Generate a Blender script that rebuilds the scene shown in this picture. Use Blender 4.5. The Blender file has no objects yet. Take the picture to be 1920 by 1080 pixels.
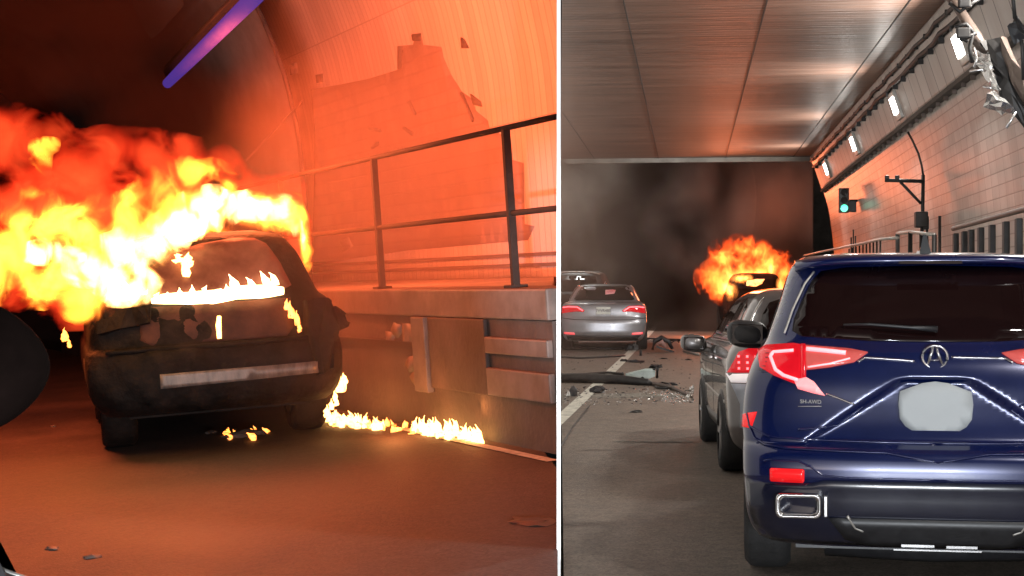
import bpy, bmesh, math, random
import numpy as np
from mathutils import Vector, Matrix
from mathutils.geometry import delaunay_2d_cdt
random.seed(7)
R = math.radians
S = bpy.context.scene
C = S.collection
# ------------------------------------------------------------------ camera
F = 3000.0                                     # focal length in pixels of the 1920 px frame
cd = bpy.data.cameras.new('camera'); cam = bpy.data.objects.new('camera', cd); C.objects.link(cam)
cd.sensor_width = 36; cd.lens = F/1920*36; cd.shift_y = 16/1920; cd.clip_end = 300; cd.clip_start = .05
cam.location = (0, 0, 1.44); cam.rotation_euler = (R(90), 0, 0); S.camera = cam
# ------------------------------------------------------------------ world, exposure
w = bpy.data.worlds.new('World'); S.world = w; w.use_nodes = True
nt = w.node_tree; bg = nt.nodes['Background']
sky = nt.nodes.new('ShaderNodeTexSky'); sky.sky_type = 'NISHITA'; sky.sun_disc = False
sky.sun_elevation = R(3); sky.sun_rotation = R(200); sky.altitude = 100
hs = nt.nodes.new('ShaderNodeHueSaturation'); hs.inputs['Saturation'].default_value = .25
nt.links.new(sky.outputs[0], hs.inputs['Color']); nt.links.new(hs.outputs[0], bg.inputs['Color'])
bg.inputs['Strength'].default_value = .06
S.view_settings.view_transform = 'Standard'; S.view_settings.look = 'None'
S.view_settings.exposure = 0; S.view_settings.gamma = 1; S.view_settings.use_curve_mapping = False
cy = S.cycles
cy.use_denoising = True
cy.max_bounces = 5; cy.diffuse_bounces = 2; cy.glossy_bounces = 3; cy.transparent_max_bounces = 12
cy.transmission_bounces = 2; cy.volume_bounces = 1; cy.sample_clamp_indirect = 3; cy.sample_clamp_direct = 30
cy.volume_step_rate = 1.0; cy.volume_max_steps = 128
cy.caustics_reflective = False; cy.caustics_refractive = False
# ------------------------------------------------------------------ the two bores' frames
def frame(X, Y, Z, O):
    m = Matrix.Identity(4)
    for i in range(3):
        m[i][0] = X[i]; m[i][1] = Y[i]; m[i][2] = Z[i]; m[i][3] = O[i]
    return m
th = math.atan(332/F)
MR = frame((math.cos(th), -math.sin(th), 0), (math.sin(th), math.cos(th), 0), (0, 0, 1), (0, 0, 0))
yl = Vector((-1385/F, 1, 6/F)).normalized(); rr = R(3.8)
zl = Vector((-math.sin(rr), -(-math.sin(rr)*yl.x+math.cos(rr)*yl.z)/yl.y, math.cos(rr))).normalized()
xl = yl.cross(zl)
ML = frame(xl, yl, zl, Vector((0, 0, 1.44))-1.43*zl)   # the banked left roadway
I4 = Matrix.Identity(4)
EYE = Vector((0, 0, 1.44))
def hit(M, u, v, ax, val):
    """local point where the sight line of photo pixel (u, v) meets the local plane axis=val"""
    Mi = M.inverted(); c = Mi @ EYE
    d = Mi.to_3x3() @ Vector(((u-960)/F, 1, -(v-556)/F))
    return c + d*((val-c[ax])/d[ax])
def gz(y):                                     # the right roadway climbs gently beyond the queue
    return 0 if y < 15 else (y-15)*.014 if y < 60 else .63
def hitg(u, v):
    z = 0
    for _ in range(30):
        p = hit(MR, u, v, 2, z); z = .5*z+.5*gz(p.y)
    return p
# ------------------------------------------------------------------ materials
def lin(r, g, b):
    f = lambda c: (c/255/12.92 if c/255 <= .04045 else ((c/255+.055)/1.055)**2.4)
    return (f(r), f(g), f(b), 1)
def mat(name, col, rough=.5, metal=0, var=.15, vs=6.0, bump=0.0, bs=60.0, coat=0, emit=None, es=0, spec=.5, stretch=None, rvar=.1):
    m = bpy.data.materials.new(name); m.use_nodes = True; n = m.node_tree; b = n.nodes['Principled BSDF']
    tc = n.nodes.new('ShaderNodeTexCoord'); src = tc.outputs['Object']
    if stretch:
        mp = n.nodes.new('ShaderNodeMapping'); mp.inputs['Scale'].default_value = stretch
        n.links.new(src, mp.inputs['Vector']); src = mp.outputs[0]
    nz = n.nodes.new('ShaderNodeTexNoise'); nz.inputs['Scale'].default_value = vs; nz.inputs['Detail'].default_value = 5
    nz.inputs['Roughness'].default_value = .65
    n.links.new(src, nz.inputs['Vector'])
    mx = n.nodes.new('ShaderNodeMix'); mx.data_type = 'RGBA'
    c = list(col[:3])
    mx.inputs['A'].default_value = [x*(1-var) for x in c]+[1]; mx.inputs['B'].default_value = [min(1, x*(1+var)) for x in c]+[1]
    cr = n.nodes.new('ShaderNodeValToRGB'); cr.color_ramp.elements[0].position = .35; cr.color_ramp.elements[1].position = .65
    n.links.new(nz.outputs['Fac'], cr.inputs[0]); n.links.new(cr.outputs[0], mx.inputs['Factor'])
    n.links.new(mx.outputs['Result'], b.inputs['Base Color'])
    mr = n.nodes.new('ShaderNodeMapRange'); mr.inputs['To Min'].default_value = max(0.02, rough-rvar); mr.inputs['To Max'].default_value = min(1, rough+rvar)
    n.links.new(nz.outputs['Fac'], mr.inputs['Value']); n.links.new(mr.outputs[0], b.inputs['Roughness'])
    b.inputs['Metallic'].default_value = metal; b.inputs['Coat Weight'].default_value = coat; b.inputs['Coat Roughness'].default_value = .04
    b.inputs['Specular IOR Level'].default_value = spec
    if bump:
        n2 = n.nodes.new('ShaderNodeTexNoise'); n2.inputs['Scale'].default_value = bs; n2.inputs['Detail'].default_value = 4
        n.links.new(src, n2.inputs['Vector'])
        bp = n.nodes.new('ShaderNodeBump'); bp.inputs['Strength'].default_value = bump; bp.inputs['Distance'].default_value = .02
        n.links.new(n2.outputs['Fac'], bp.inputs['Height']); n.links.new(bp.outputs[0], b.inputs['Normal'])
    if emit:
        b.inputs['Emission Color'].default_value = (*emit[:3], 1); b.inputs['Emission Strength'].default_value = es
    return m
def tile_mat(name, col, grout, bw, bh, mortar, rough=.35, offset=0, dirt=.35, dcol=(.12, .09, .07), bump=.4, dscale=.6, warp=0):
    m = bpy.data.materials.new(name); m.use_nodes = True; n = m.node_tree; b = n.nodes['Principled BSDF']
    uv = n.nodes.new('ShaderNodeUVMap')
    br = n.nodes.new('ShaderNodeTexBrick'); br.offset = offset
    br.inputs['Scale'].default_value = 1; br.inputs['Brick Width'].default_value = bw; br.inputs['Row Height'].default_value = bh
    br.inputs['Mortar Size'].default_value = mortar; br.inputs['Mortar Smooth'].default_value = .2
    c = col
    br.inputs['Color1'].default_value = (*[x*.88 for x in c[:3]], 1); br.inputs['Color2'].default_value = (*[min(1, x*1.06) for x in c[:3]], 1)
    br.inputs['Mortar'].default_value = (*grout[:3], 1)
    n.links.new(uv.outputs[0], br.inputs['Vector'])
    nz = n.nodes.new('ShaderNodeTexNoise'); nz.inputs['Scale'].default_value = dscale; nz.inputs['Detail'].default_value = 7; nz.inputs['Roughness'].default_value = .7
    mp = n.nodes.new('ShaderNodeMapping'); mp.inputs['Scale'].default_value = (2.2, .45, 1)
    n.links.new(uv.outputs[0], mp.inputs['Vector']); n.links.new(mp.outputs[0], nz.inputs['Vector'])
    cr = n.nodes.new('ShaderNodeValToRGB'); cr.color_ramp.elements[0].position = .45; cr.color_ramp.elements[1].position = .75
    n.links.new(nz.outputs['Fac'], cr.inputs[0])
    ml = n.nodes.new('ShaderNodeMath'); ml.operation = 'MULTIPLY'; ml.inputs[1].default_value = dirt
    n.links.new(cr.outputs[0], ml.inputs[0])
    mx = n.nodes.new('ShaderNodeMix'); mx.data_type = 'RGBA'; mx.inputs['B'].default_value = (*dcol, 1)
    n.links.new(ml.outputs[0], mx.inputs['Factor']); n.links.new(br.outputs['Color'], mx.inputs['A'])
    n.links.new(mx.outputs['Result'], b.inputs['Base Color'])
    b.inputs['Roughness'].default_value = rough
    n3 = n.nodes.new('ShaderNodeTexNoise'); n3.inputs['Scale'].default_value = 3; n.links.new(uv.outputs[0], n3.inputs['Vector'])
    ad = n.nodes.new('ShaderNodeMath'); ad.operation = 'SUBTRACT'
    n.links.new(n3.outputs['Fac'], ad.inputs[0]); n.links.new(br.outputs['Fac'], ad.inputs[1])
    bp = n.nodes.new('ShaderNodeBump'); bp.inputs['Strength'].default_value = bump; bp.inputs['Distance'].default_value = .01
    n.links.new(ad.outputs[0], bp.inputs['Height']); n.links.new(bp.outputs[0], b.inputs['Normal'])
    return m
def emis(name, col, s, var=0.0, vs=3.0):
    m = mat(name, (.5, .5, .5), .4, emit=col, es=s)
    if var:
        n = m.node_tree; b = n.nodes['Principled BSDF']; nz = n.nodes.new('ShaderNodeTexNoise'); nz.inputs['Scale'].default_value = vs
        mr = n.nodes.new('ShaderNodeMapRange'); mr.inputs['From Min'].default_value = .3; mr.inputs['From Max'].default_value = .7
        mr.inputs['To Min'].default_value = s*(1-var); mr.inputs['To Max'].default_value = s*(1+var)
        n.links.new(nz.outputs['Fac'], mr.inputs['Value']); n.links.new(mr.outputs[0], b.inputs['Emission Strength'])
    return m
def fire_vol(name, blobs, scale=2.2, amp=1.0, gain=1.0, hi=30, power=2.0, edge=.0, lo=0.0, absorb=1.0, stretch=(1, 1, .7), colA=(1, .05, .01), colB=(1, .3, .05), warp=.5, detail=4.0, seed=0.0, abscol=(.2, .08, .05), cmid=.5):
    """burning gas: emission that grows from the ragged edge of a cluster of puffs towards its heart, with some soot.
    blobs: (x, y, z, rx, ry, rz) in the object's own space"""
    m = bpy.data.materials.new(name); m.use_nodes = True; n = m.node_tree; n.nodes.remove(n.nodes['Principled BSDF'])
    out = n.nodes['Material Output']; N = n.nodes.new; K = n.links.new
    tc = N('ShaderNodeTexCoord'); P = tc.outputs['Object']
    nz0 = N('ShaderNodeTexNoise'); nz0.inputs['Scale'].default_value = scale*.6; nz0.inputs['Detail'].default_value = 1; K(P, nz0.inputs['Vector'])
    best = None
    for b in blobs:
        v = N('ShaderNodeVectorMath'); v.operation = 'MULTIPLY_ADD'; K(P, v.inputs[0])
        v.inputs[1].default_value = (1/b[3], 1/b[4], 1/b[5]); v.inputs[2].default_value = (-b[0]/b[3], -b[1]/b[4], -b[2]/b[5])
        l = N('ShaderNodeVectorMath'); l.operation = 'LENGTH'; K(v.outputs[0], l.inputs[0])
        if best is None: best = l.outputs['Value']
        else:
            q = N('ShaderNodeMath'); q.operation = 'SMOOTH_MIN'; q.inputs[2].default_value = .35; K(best, q.inputs[0]); K(l.outputs['Value'], q.inputs[1]); best = q.outputs[0]
    mp = N('ShaderNodeMapping'); mp.inputs['Scale'].default_value = stretch; mp.inputs['Location'].default_value = (seed, seed*.7, seed*.3); K(P, mp.inputs['Vector'])
    nz = N('ShaderNodeTexNoise'); nz.inputs['Scale'].default_value = scale; nz.inputs['Detail'].default_value = detail
    nz.inputs['Roughness'].default_value = .58; nz.inputs['Distortion'].default_value = warp; K(mp.outputs[0], nz.inputs['Vector'])
    # f = clamp(gain*((1-dist) + amp*(noise-.5) - edge))
    a1 = N('ShaderNodeMath'); a1.operation = 'MULTIPLY_ADD'; a1.inputs[1].default_value = amp*gain; a1.inputs[2].default_value = gain*(1-amp*.5-edge); K(nz.outputs['Fac'], a1.inputs[0])
    a2 = N('ShaderNodeMath'); a2.operation = 'MULTIPLY_ADD'; a2.inputs[1].default_value = -gain; K(best, a2.inputs[0]); K(a1.outputs[0], a2.inputs[2])
    cl = N('ShaderNodeClamp'); K(a2.outputs[0], cl.inputs['Value'])
    pw = N('ShaderNodeMath'); pw.operation = 'POWER'; pw.inputs[1].default_value = power; K(cl.outputs[0], pw.inputs[0])
    ms = N('ShaderNodeMath'); ms.operation = 'MULTIPLY_ADD'; ms.inputs[1].default_value = hi; K(pw.outputs[0], ms.inputs[0])
    st = N('ShaderNodeMapRange'); st.inputs['From Min'].default_value = 0; st.inputs['From Max'].default_value = .12; st.inputs['To Max'].default_value = lo; K(cl.outputs[0], st.inputs['Value']); K(st.outputs[0], ms.inputs[2])
    mx = N('ShaderNodeMix'); mx.data_type = 'RGBA'; mx.inputs['A'].default_value = (*colA, 1); mx.inputs['B'].default_value = (*colB, 1)
    cf = N('ShaderNodeMapRange'); cf.inputs['From Max'].default_value = cmid*2; K(cl.outputs[0], cf.inputs['Value']); K(cf.outputs[0], mx.inputs['Factor'])
    em = N('ShaderNodeEmission'); K(mx.outputs['Result'], em.inputs['Color']); K(ms.outputs[0], em.inputs['Strength'])
    ab = N('ShaderNodeVolumeAbsorption'); ab.inputs['Color'].default_value = (*abscol, 1)
    am = N('ShaderNodeMath'); am.operation = 'MULTIPLY'; am.inputs[1].default_value = absorb; K(st.outputs[0], am.inputs[0])
    if lo: am.inputs[1].default_value = absorb/lo
    else: K(cl.outputs[0], am.inputs[0])
    K(am.outputs[0], ab.inputs['Density'])
    m.cycles.volume_step_rate = .35
    ad = N('ShaderNodeAddShader'); K(em.outputs[0], ad.inputs[0]); K(ab.outputs[0], ad.inputs[1]); K(ad.outputs[0], out.inputs['Volume'])
    return m
def grow(L, k): return [(b[0], b[1], b[2], b[3]*k, b[4]*k, b[5]*k) for b in L]
def smoke_vol(name, col, dens, scale=.5, lo=.38, hi=.62, absorb=(0, 0, 0), aniso=.2, detail=4.0, base=0.0):
    m = bpy.data.materials.new(name); m.use_nodes = True; n = m.node_tree; n.nodes.remove(n.nodes['Principled BSDF'])
    out = n.nodes['Material Output']
    tc = n.nodes.new('ShaderNodeTexCoord')
    nz = n.nodes.new('ShaderNodeTexNoise'); nz.inputs['Scale'].default_value = scale; nz.inputs['Detail'].default_value = detail
    nz.inputs['Distortion'].default_value = .6; n.links.new(tc.outputs['Object'], nz.inputs['Vector'])
    mr = n.nodes.new('ShaderNodeMapRange'); mr.inputs['From Min'].default_value = lo; mr.inputs['From Max'].default_value = hi
    mr.inputs['To Min'].default_value = base; mr.inputs['To Max'].default_value = dens
    n.links.new(nz.outputs['Fac'], mr.inputs['Value'])
    pv = n.nodes.new('ShaderNodeVolumePrincipled'); pv.inputs['Color'].default_value = (*col, 1); pv.inputs['Anisotropy'].default_value = aniso
    n.links.new(mr.outputs[0], pv.inputs['Density']); n.links.new(pv.outputs[0], out.inputs['Volume'])
    return m
def smoke_blobs(name, blobs, dens, col, scale=.8, amp=1.0, gain=1.0, detail=4, aniso=.2, soft=.3):
    m = bpy.data.materials.new(name); m.use_nodes = True; n = m.node_tree; n.nodes.remove(n.nodes['Principled BSDF']); N = n.nodes.new; K = n.links.new
    tc = N('ShaderNodeTexCoord'); P = tc.outputs['Object']; best = None
    for b in blobs:
        v = N('ShaderNodeVectorMath'); v.operation = 'MULTIPLY_ADD'; K(P, v.inputs[0])
        v.inputs[1].default_value = (1/b[3], 1/b[4], 1/b[5]); v.inputs[2].default_value = (-b[0]/b[3], -b[1]/b[4], -b[2]/b[5])
        l = N('ShaderNodeVectorMath'); l.operation = 'LENGTH'; K(v.outputs[0], l.inputs[0])
        if best is None: best = l.outputs['Value']
        else:
            q = N('ShaderNodeMath'); q.operation = 'SMOOTH_MIN'; q.inputs[2].default_value = soft; K(best, q.inputs[0]); K(l.outputs['Value'], q.inputs[1]); best = q.outputs[0]
    nz = N('ShaderNodeTexNoise'); nz.inputs['Scale'].default_value = scale; nz.inputs['Detail'].default_value = detail; nz.inputs['Distortion'].default_value = .5; K(P, nz.inputs['Vector'])
    a1 = N('ShaderNodeMath'); a1.operation = 'MULTIPLY_ADD'; a1.inputs[1].default_value = amp*gain; a1.inputs[2].default_value = gain*(1-amp*.5); K(nz.outputs['Fac'], a1.inputs[0])
    a2 = N('ShaderNodeMath'); a2.operation = 'MULTIPLY_ADD'; a2.inputs[1].default_value = -gain; K(best, a2.inputs[0]); K(a1.outputs[0], a2.inputs[2])
    cl = N('ShaderNodeClamp'); K(a2.outputs[0], cl.inputs['Value']); ml = N('ShaderNodeMath'); ml.operation = 'MULTIPLY'; ml.inputs[1].default_value = dens; K(cl.outputs[0], ml.inputs[0])
    pv = N('ShaderNodeVolumePrincipled'); pv.inputs['Color'].default_value = (*col, 1); pv.inputs['Anisotropy'].default_value = aniso
    K(ml.outputs[0], pv.inputs['Density']); K(pv.outputs[0], n.nodes['Material Output'].inputs['Volume'])
    return m
M = {}
def speckle(m, sc=70, amt=.55):
    n = m.node_tree; b = n.nodes['Principled BSDF']; l = b.inputs['Base Color'].links[0]; src = l.from_socket
    tc = n.nodes.new('ShaderNodeTexCoord'); v = n.nodes.new('ShaderNodeTexVoronoi'); v.inputs['Scale'].default_value = sc; n.links.new(tc.outputs['Object'], v.inputs['Vector'])
    nz = n.nodes.new('ShaderNodeTexNoise'); nz.inputs['Scale'].default_value = 9; nz.inputs['Detail'].default_value = 8; nz.inputs['Roughness'].default_value = .8; n.links.new(tc.outputs['Object'], nz.inputs['Vector'])
    a = n.nodes.new('ShaderNodeMath'); a.operation = 'MULTIPLY_ADD'; a.inputs[1].default_value = .5; n.links.new(v.outputs['Color'], a.inputs[0]); n.links.new(nz.outputs['Fac'], a.inputs[2])
    mr = n.nodes.new('ShaderNodeMapRange'); mr.inputs['From Min'].default_value = .4; mr.inputs['From Max'].default_value = 1.1; mr.inputs['To Min'].default_value = 1-amt; mr.inputs['To Max'].default_value = 1+amt; n.links.new(a.outputs[0], mr.inputs['Value'])
    mx = n.nodes.new('ShaderNodeVectorMath'); mx.operation = 'SCALE'; n.links.new(src, mx.inputs[0]); n.links.new(mr.outputs[0], mx.inputs['Scale']); n.links.new(mx.outputs[0], b.inputs['Base Color'])
# ------------------------------------------------------------------ mesh helpers
def link(name, me, m=None, parent=None, frm=None, smooth=False):
    o = bpy.data.objects.new(name, me); C.objects.link(o)
    if m is not None: me.materials.append(m)
    if parent is not None: o.parent = parent
    elif frm is not None: o.matrix_world = frm
    if smooth:
        me.polygons.foreach_set('use_smooth', [True]*len(me.polygons))
    return o
def pyd(name, vs, fs, m=None, parent=None, frm=None, smooth=False, fix=True):
    me = bpy.data.meshes.new(name); me.from_pydata([tuple(v) for v in vs], [], fs); me.update()
    if fix:
        bm = bmesh.new(); bm.from_mesh(me); bmesh.ops.recalc_face_normals(bm, faces=bm.faces); bm.to_mesh(me); bm.free()
    return link(name, me, m, parent, frm, smooth)
def bmo(name, bm, m=None, parent=None, frm=None, smooth=False):
    bmesh.ops.recalc_face_normals(bm, faces=bm.faces)
    me = bpy.data.meshes.new(name); bm.to_mesh(me); bm.free()
    return link(name, me, m, parent, frm, smooth)
def tag(o, label, cat, group=None, kind=None):
    if label: o['label'] = label
    if cat: o['category'] = cat
    if group: o['group'] = group
    if kind: o['kind'] = kind
    return o
def empty(name, frm, loc=(0, 0, 0), rz=0, label=None, cat=None, group=None):
    o = bpy.data.objects.new(name, None); C.objects.link(o); o.empty_display_size = .2
    o.matrix_world = frm @ Matrix.Translation(loc) @ Matrix.Rotation(rz, 4, 'Z')
    tag(o, label, cat, group); return o
def box(bm, c, s, rot=None, bev=0.0):
    r = bmesh.ops.create_cube(bm, size=1)
    mt = Matrix.Translation(c) @ (rot.to_4x4() if rot else I4) @ Matrix.Diagonal((*s, 1))
    bmesh.ops.transform(bm, matrix=mt, verts=r['verts'])
    if bev:
        es = list({e for v in r['verts'] for e in v.link_edges})
        bmesh.ops.bevel(bm, geom=es, offset=bev, segments=2, affect='EDGES', profile=.6)
def tube(bm, pts, r, n=8, closed=False, cap=True):
    pts = [Vector(p) for p in pts]; N = len(pts); rings = []
    for i, p in enumerate(pts):
        a = pts[(i-1) % N] if (closed or i > 0) else p; b = pts[(i+1) % N] if (closed or i < N-1) else p
        t = (b-a).normalized(); up = Vector((0, 0, 1)) if abs(t.z) < .9 else Vector((1, 0, 0))
        u = t.cross(up).normalized(); v = u.cross(t)
        ri = r[i] if isinstance(r, (list, tuple)) else r
        rings.append([bm.verts.new(p+(u*math.cos(2*math.pi*k/n)+v*math.sin(2*math.pi*k/n))*ri) for k in range(n)])
    for i in range(N if closed else N-1):
        A, B = rings[i], rings[(i+1) % N]
        for k in range(n): bm.faces.new((A[k], A[(k+1) % n], B[(k+1) % n], B[k]))
    if cap and not closed: bm.faces.new(rings[0]); bm.faces.new(list(reversed(rings[-1])))
def mbox(name, c, s, m, parent=None, frm=None, bev=0, rot=None):
    bm = bmesh.new(); box(bm, c, s, rot, bev); return bmo(name, bm, m, parent, frm)
def mtube(name, pts, r, m, parent=None, frm=None, n=8, closed=False):
    bm = bmesh.new(); tube(bm, pts, r, n, closed); return bmo(name, bm, m, parent, frm, True)
def extr(name, prof, y0, y1, m, parent=None, frm=None, ny=1, thick=.06, smooth=True, sub=6, side=-1):
    """a shell with cross-section prof [(x,z)...] running y0..y1, UVs in metres; thickness goes to the right/outside"""
    P = [Vector(p) for p in prof]; Q = []
    for i in range(len(P)-1):
        for k in range(sub): Q.append(P[i].lerp(P[i+1], k/sub))
    Q.append(P[-1])
    for _ in range(2):
        Q = [Q[0]]+[(Q[i-1]+Q[i]*2+Q[i+1])/4 for i in range(1, len(Q)-1)]+[Q[-1]]
    s = [0]
    for i in range(1, len(Q)): s.append(s[-1]+(Q[i]-Q[i-1]).length)
    bm = bmesh.new(); uvl = bm.loops.layers.uv.new('UVMap'); g = []
    for j in range(ny+1):
        y = y0+(y1-y0)*j/ny; g.append([bm.verts.new((q.x, y, q.y)) for q in Q])
    for j in range(ny):
        for i in range(len(Q)-1):
            f = bm.faces.new((g[j][i], g[j][i+1], g[j+1][i+1], g[j+1][i]))
            for lp, (jj, ii) in zip(f.loops, ((j, i), (j, i+1), (j+1, i+1), (j+1, i))):
                lp[uvl].uv = (y0+(y1-y0)*jj/ny, s[ii])
    me = bpy.data.meshes.new(name); bm.to_mesh(me); bm.free()
    o = link(name, me, m, parent, frm, smooth)
    if thick:
        md = o.modifiers.new('t', 'SOLIDIFY'); md.thickness = thick; md.offset = side
    return o, Q, s
def cdt_patch(name, poly, proj, m, parent, off=.004, depth=.012, step=.03, frm=None, smooth=True, uv=False):
    """polygon in a surface's own (a,b) coordinates laid over that surface, with a rim"""
    poly = [Vector(p) for p in poly]; dense = []
    for i in range(len(poly)):
        a, b = poly[i], poly[(i+1) % len(poly)]; k = max(1, int((b-a).length/step))
        for j in range(k): dense.append(a.lerp(b, j/k))
    x0 = min(p.x for p in dense); x1 = max(p.x for p in dense); y0 = min(p.y for p in dense); y1 = max(p.y for p in dense)
    def inside(p):
        c = False; n = len(poly)
        for i in range(n):
            a, b = poly[i], poly[i-1]
            if (a.y > p[1]) != (b.y > p[1]) and p[0] < (b.x-a.x)*(p[1]-a.y)/(b.y-a.y)+a.x: c = not c
        return c
    inner = []
    xx = x0+step*.5
    while xx < x1:
        yy = y0+step*.5
        while yy < y1:
            if inside((xx, yy)) and min((Vector((xx, yy))-d).length for d in dense) > step*.45: inner.append(Vector((xx, yy)))
            yy += step
        xx += step
    n = len(dense)
    vs, es, fs, *_ = delaunay_2d_cdt(dense+inner, [(i, (i+1) % n) for i in range(n)], [list(range(n))], 1, 1e-5)
    bm = bmesh.new(); V = [bm.verts.new(proj(v.x, v.y, off)) for v in vs]
    for f in fs:
        try: bm.faces.new([V[i] for i in f])
        except ValueError: pass
    rim = [proj(v.x, v.y, off-depth) for v in vs]
    be = [e for e in bm.edges if len(e.link_faces) == 1]; idx = {v: i for i, v in enumerate(V)}; low = {}
    for e in be:
        for v in e.verts:
            if v not in low: low[v] = bm.verts.new(rim[idx[v]])
    for e in be:
        a, b = e.verts; bm.faces.new((a, b, low[b], low[a]))
    if uv:
        l = bm.loops.layers.uv.new('UVMap'); co = {V[i]: vs[i] for i in range(len(vs))}
        for v, lo_ in low.items(): co[lo_] = co[v]
        for f in bm.faces:
            for lp in f.loops: lp[l].uv = co[lp.vert]
    return bmo(name, bm, m, parent, frm, smooth)
def text(name, body, size, m, parent, loc, rot, ext=.002, align='CENTER'):
    c = bpy.data.curves.new(name, 'FONT'); c.body = body; c.size = size; c.extrude = ext; c.align_x = align; c.align_y = 'CENTER'
    o = bpy.data.objects.new(name, c); C.objects.link(o)
    dg = bpy.context.evaluated_depsgraph_get(); me = bpy.data.meshes.new_from_object(o.evaluated_get(dg)); bpy.data.objects.remove(o)
    o = link(name, me, m, parent); o.location = loc; o.rotation_euler = rot; return o
# ------------------------------------------------------------------ materials in use
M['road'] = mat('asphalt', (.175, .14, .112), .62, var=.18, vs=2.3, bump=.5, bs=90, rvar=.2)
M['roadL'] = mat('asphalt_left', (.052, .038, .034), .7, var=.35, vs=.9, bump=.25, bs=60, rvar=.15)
speckle(M['road']); speckle(M['roadL'], 50, .5)
M['paint'] = mat('road_paint', (.6, .58, .5), .6, var=.3, vs=9, bump=.3, bs=50)
M['white'] = mat('white_paint', (.85, .85, .84), .6, var=.02)
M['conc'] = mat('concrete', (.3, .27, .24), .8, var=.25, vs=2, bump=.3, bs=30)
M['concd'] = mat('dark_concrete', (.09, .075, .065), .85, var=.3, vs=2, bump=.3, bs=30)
M['metal'] = mat('dark_metal', (.03, .028, .027), .5, .3, var=.3, vs=12)
M['galv'] = mat('galvanised_metal', (.42, .4, .37), .42, .6, var=.2, vs=10)
M['rail'] = mat('rail_metal', (.12, .09, .075), .5, .4, var=.3, vs=8)
M['black'] = mat('black_plastic', (.018, .018, .02), .45, var=.2, vs=20)
M['tyre'] = mat('tyre_rubber', (.022, .021, .021), .75, var=.25, vs=25, bump=.3, bs=80)
M['rim'] = mat('alloy_rim', (.35, .35, .36), .3, .9, var=.1)
M['chrome'] = mat('chrome', (.85, .85, .86), .12, 1, var=.03, rvar=.05)
M['blue'] = mat('blue_paint', (.002, .007, .055), .26, .25, var=.1, vs=3, coat=1, rvar=.05)
M['grey'] = mat('grey_paint', (.17, .16, .16), .3, .6, var=.1, vs=4, coat=1, rvar=.06)
M['silver'] = mat('silver_paint', (.45, .46, .50), .32, .6, var=.1, vs=4, coat=1, rvar=.06)
M['glass'] = mat('dark_glass', (.008, .003, .003), .05, 0, var=.1, coat=0, rvar=.02, spec=.28)
M['red'] = mat('red_lens', (.28, .004, .008), .12, emit=(1, .008, .02), es=.5)
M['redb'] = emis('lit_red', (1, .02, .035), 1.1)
M['redled'] = emis('red_led', (1, .08, .10), 3.2)
M['lensw'] = mat('clear_lens', (.30, .08, .07), .12, emit=(1, .07, .06), es=.35)
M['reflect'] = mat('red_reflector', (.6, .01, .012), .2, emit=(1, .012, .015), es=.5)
M['plate'] = mat('plate_grey', (.33, .35, .36), .6, var=.05, vs=3)
M['platew'] = mat('plate_white', (.88, .92, .86), .4, var=.05, vs=3)
M['ink'] = mat('plate_ink', (.12, .12, .16), .5)
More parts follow.
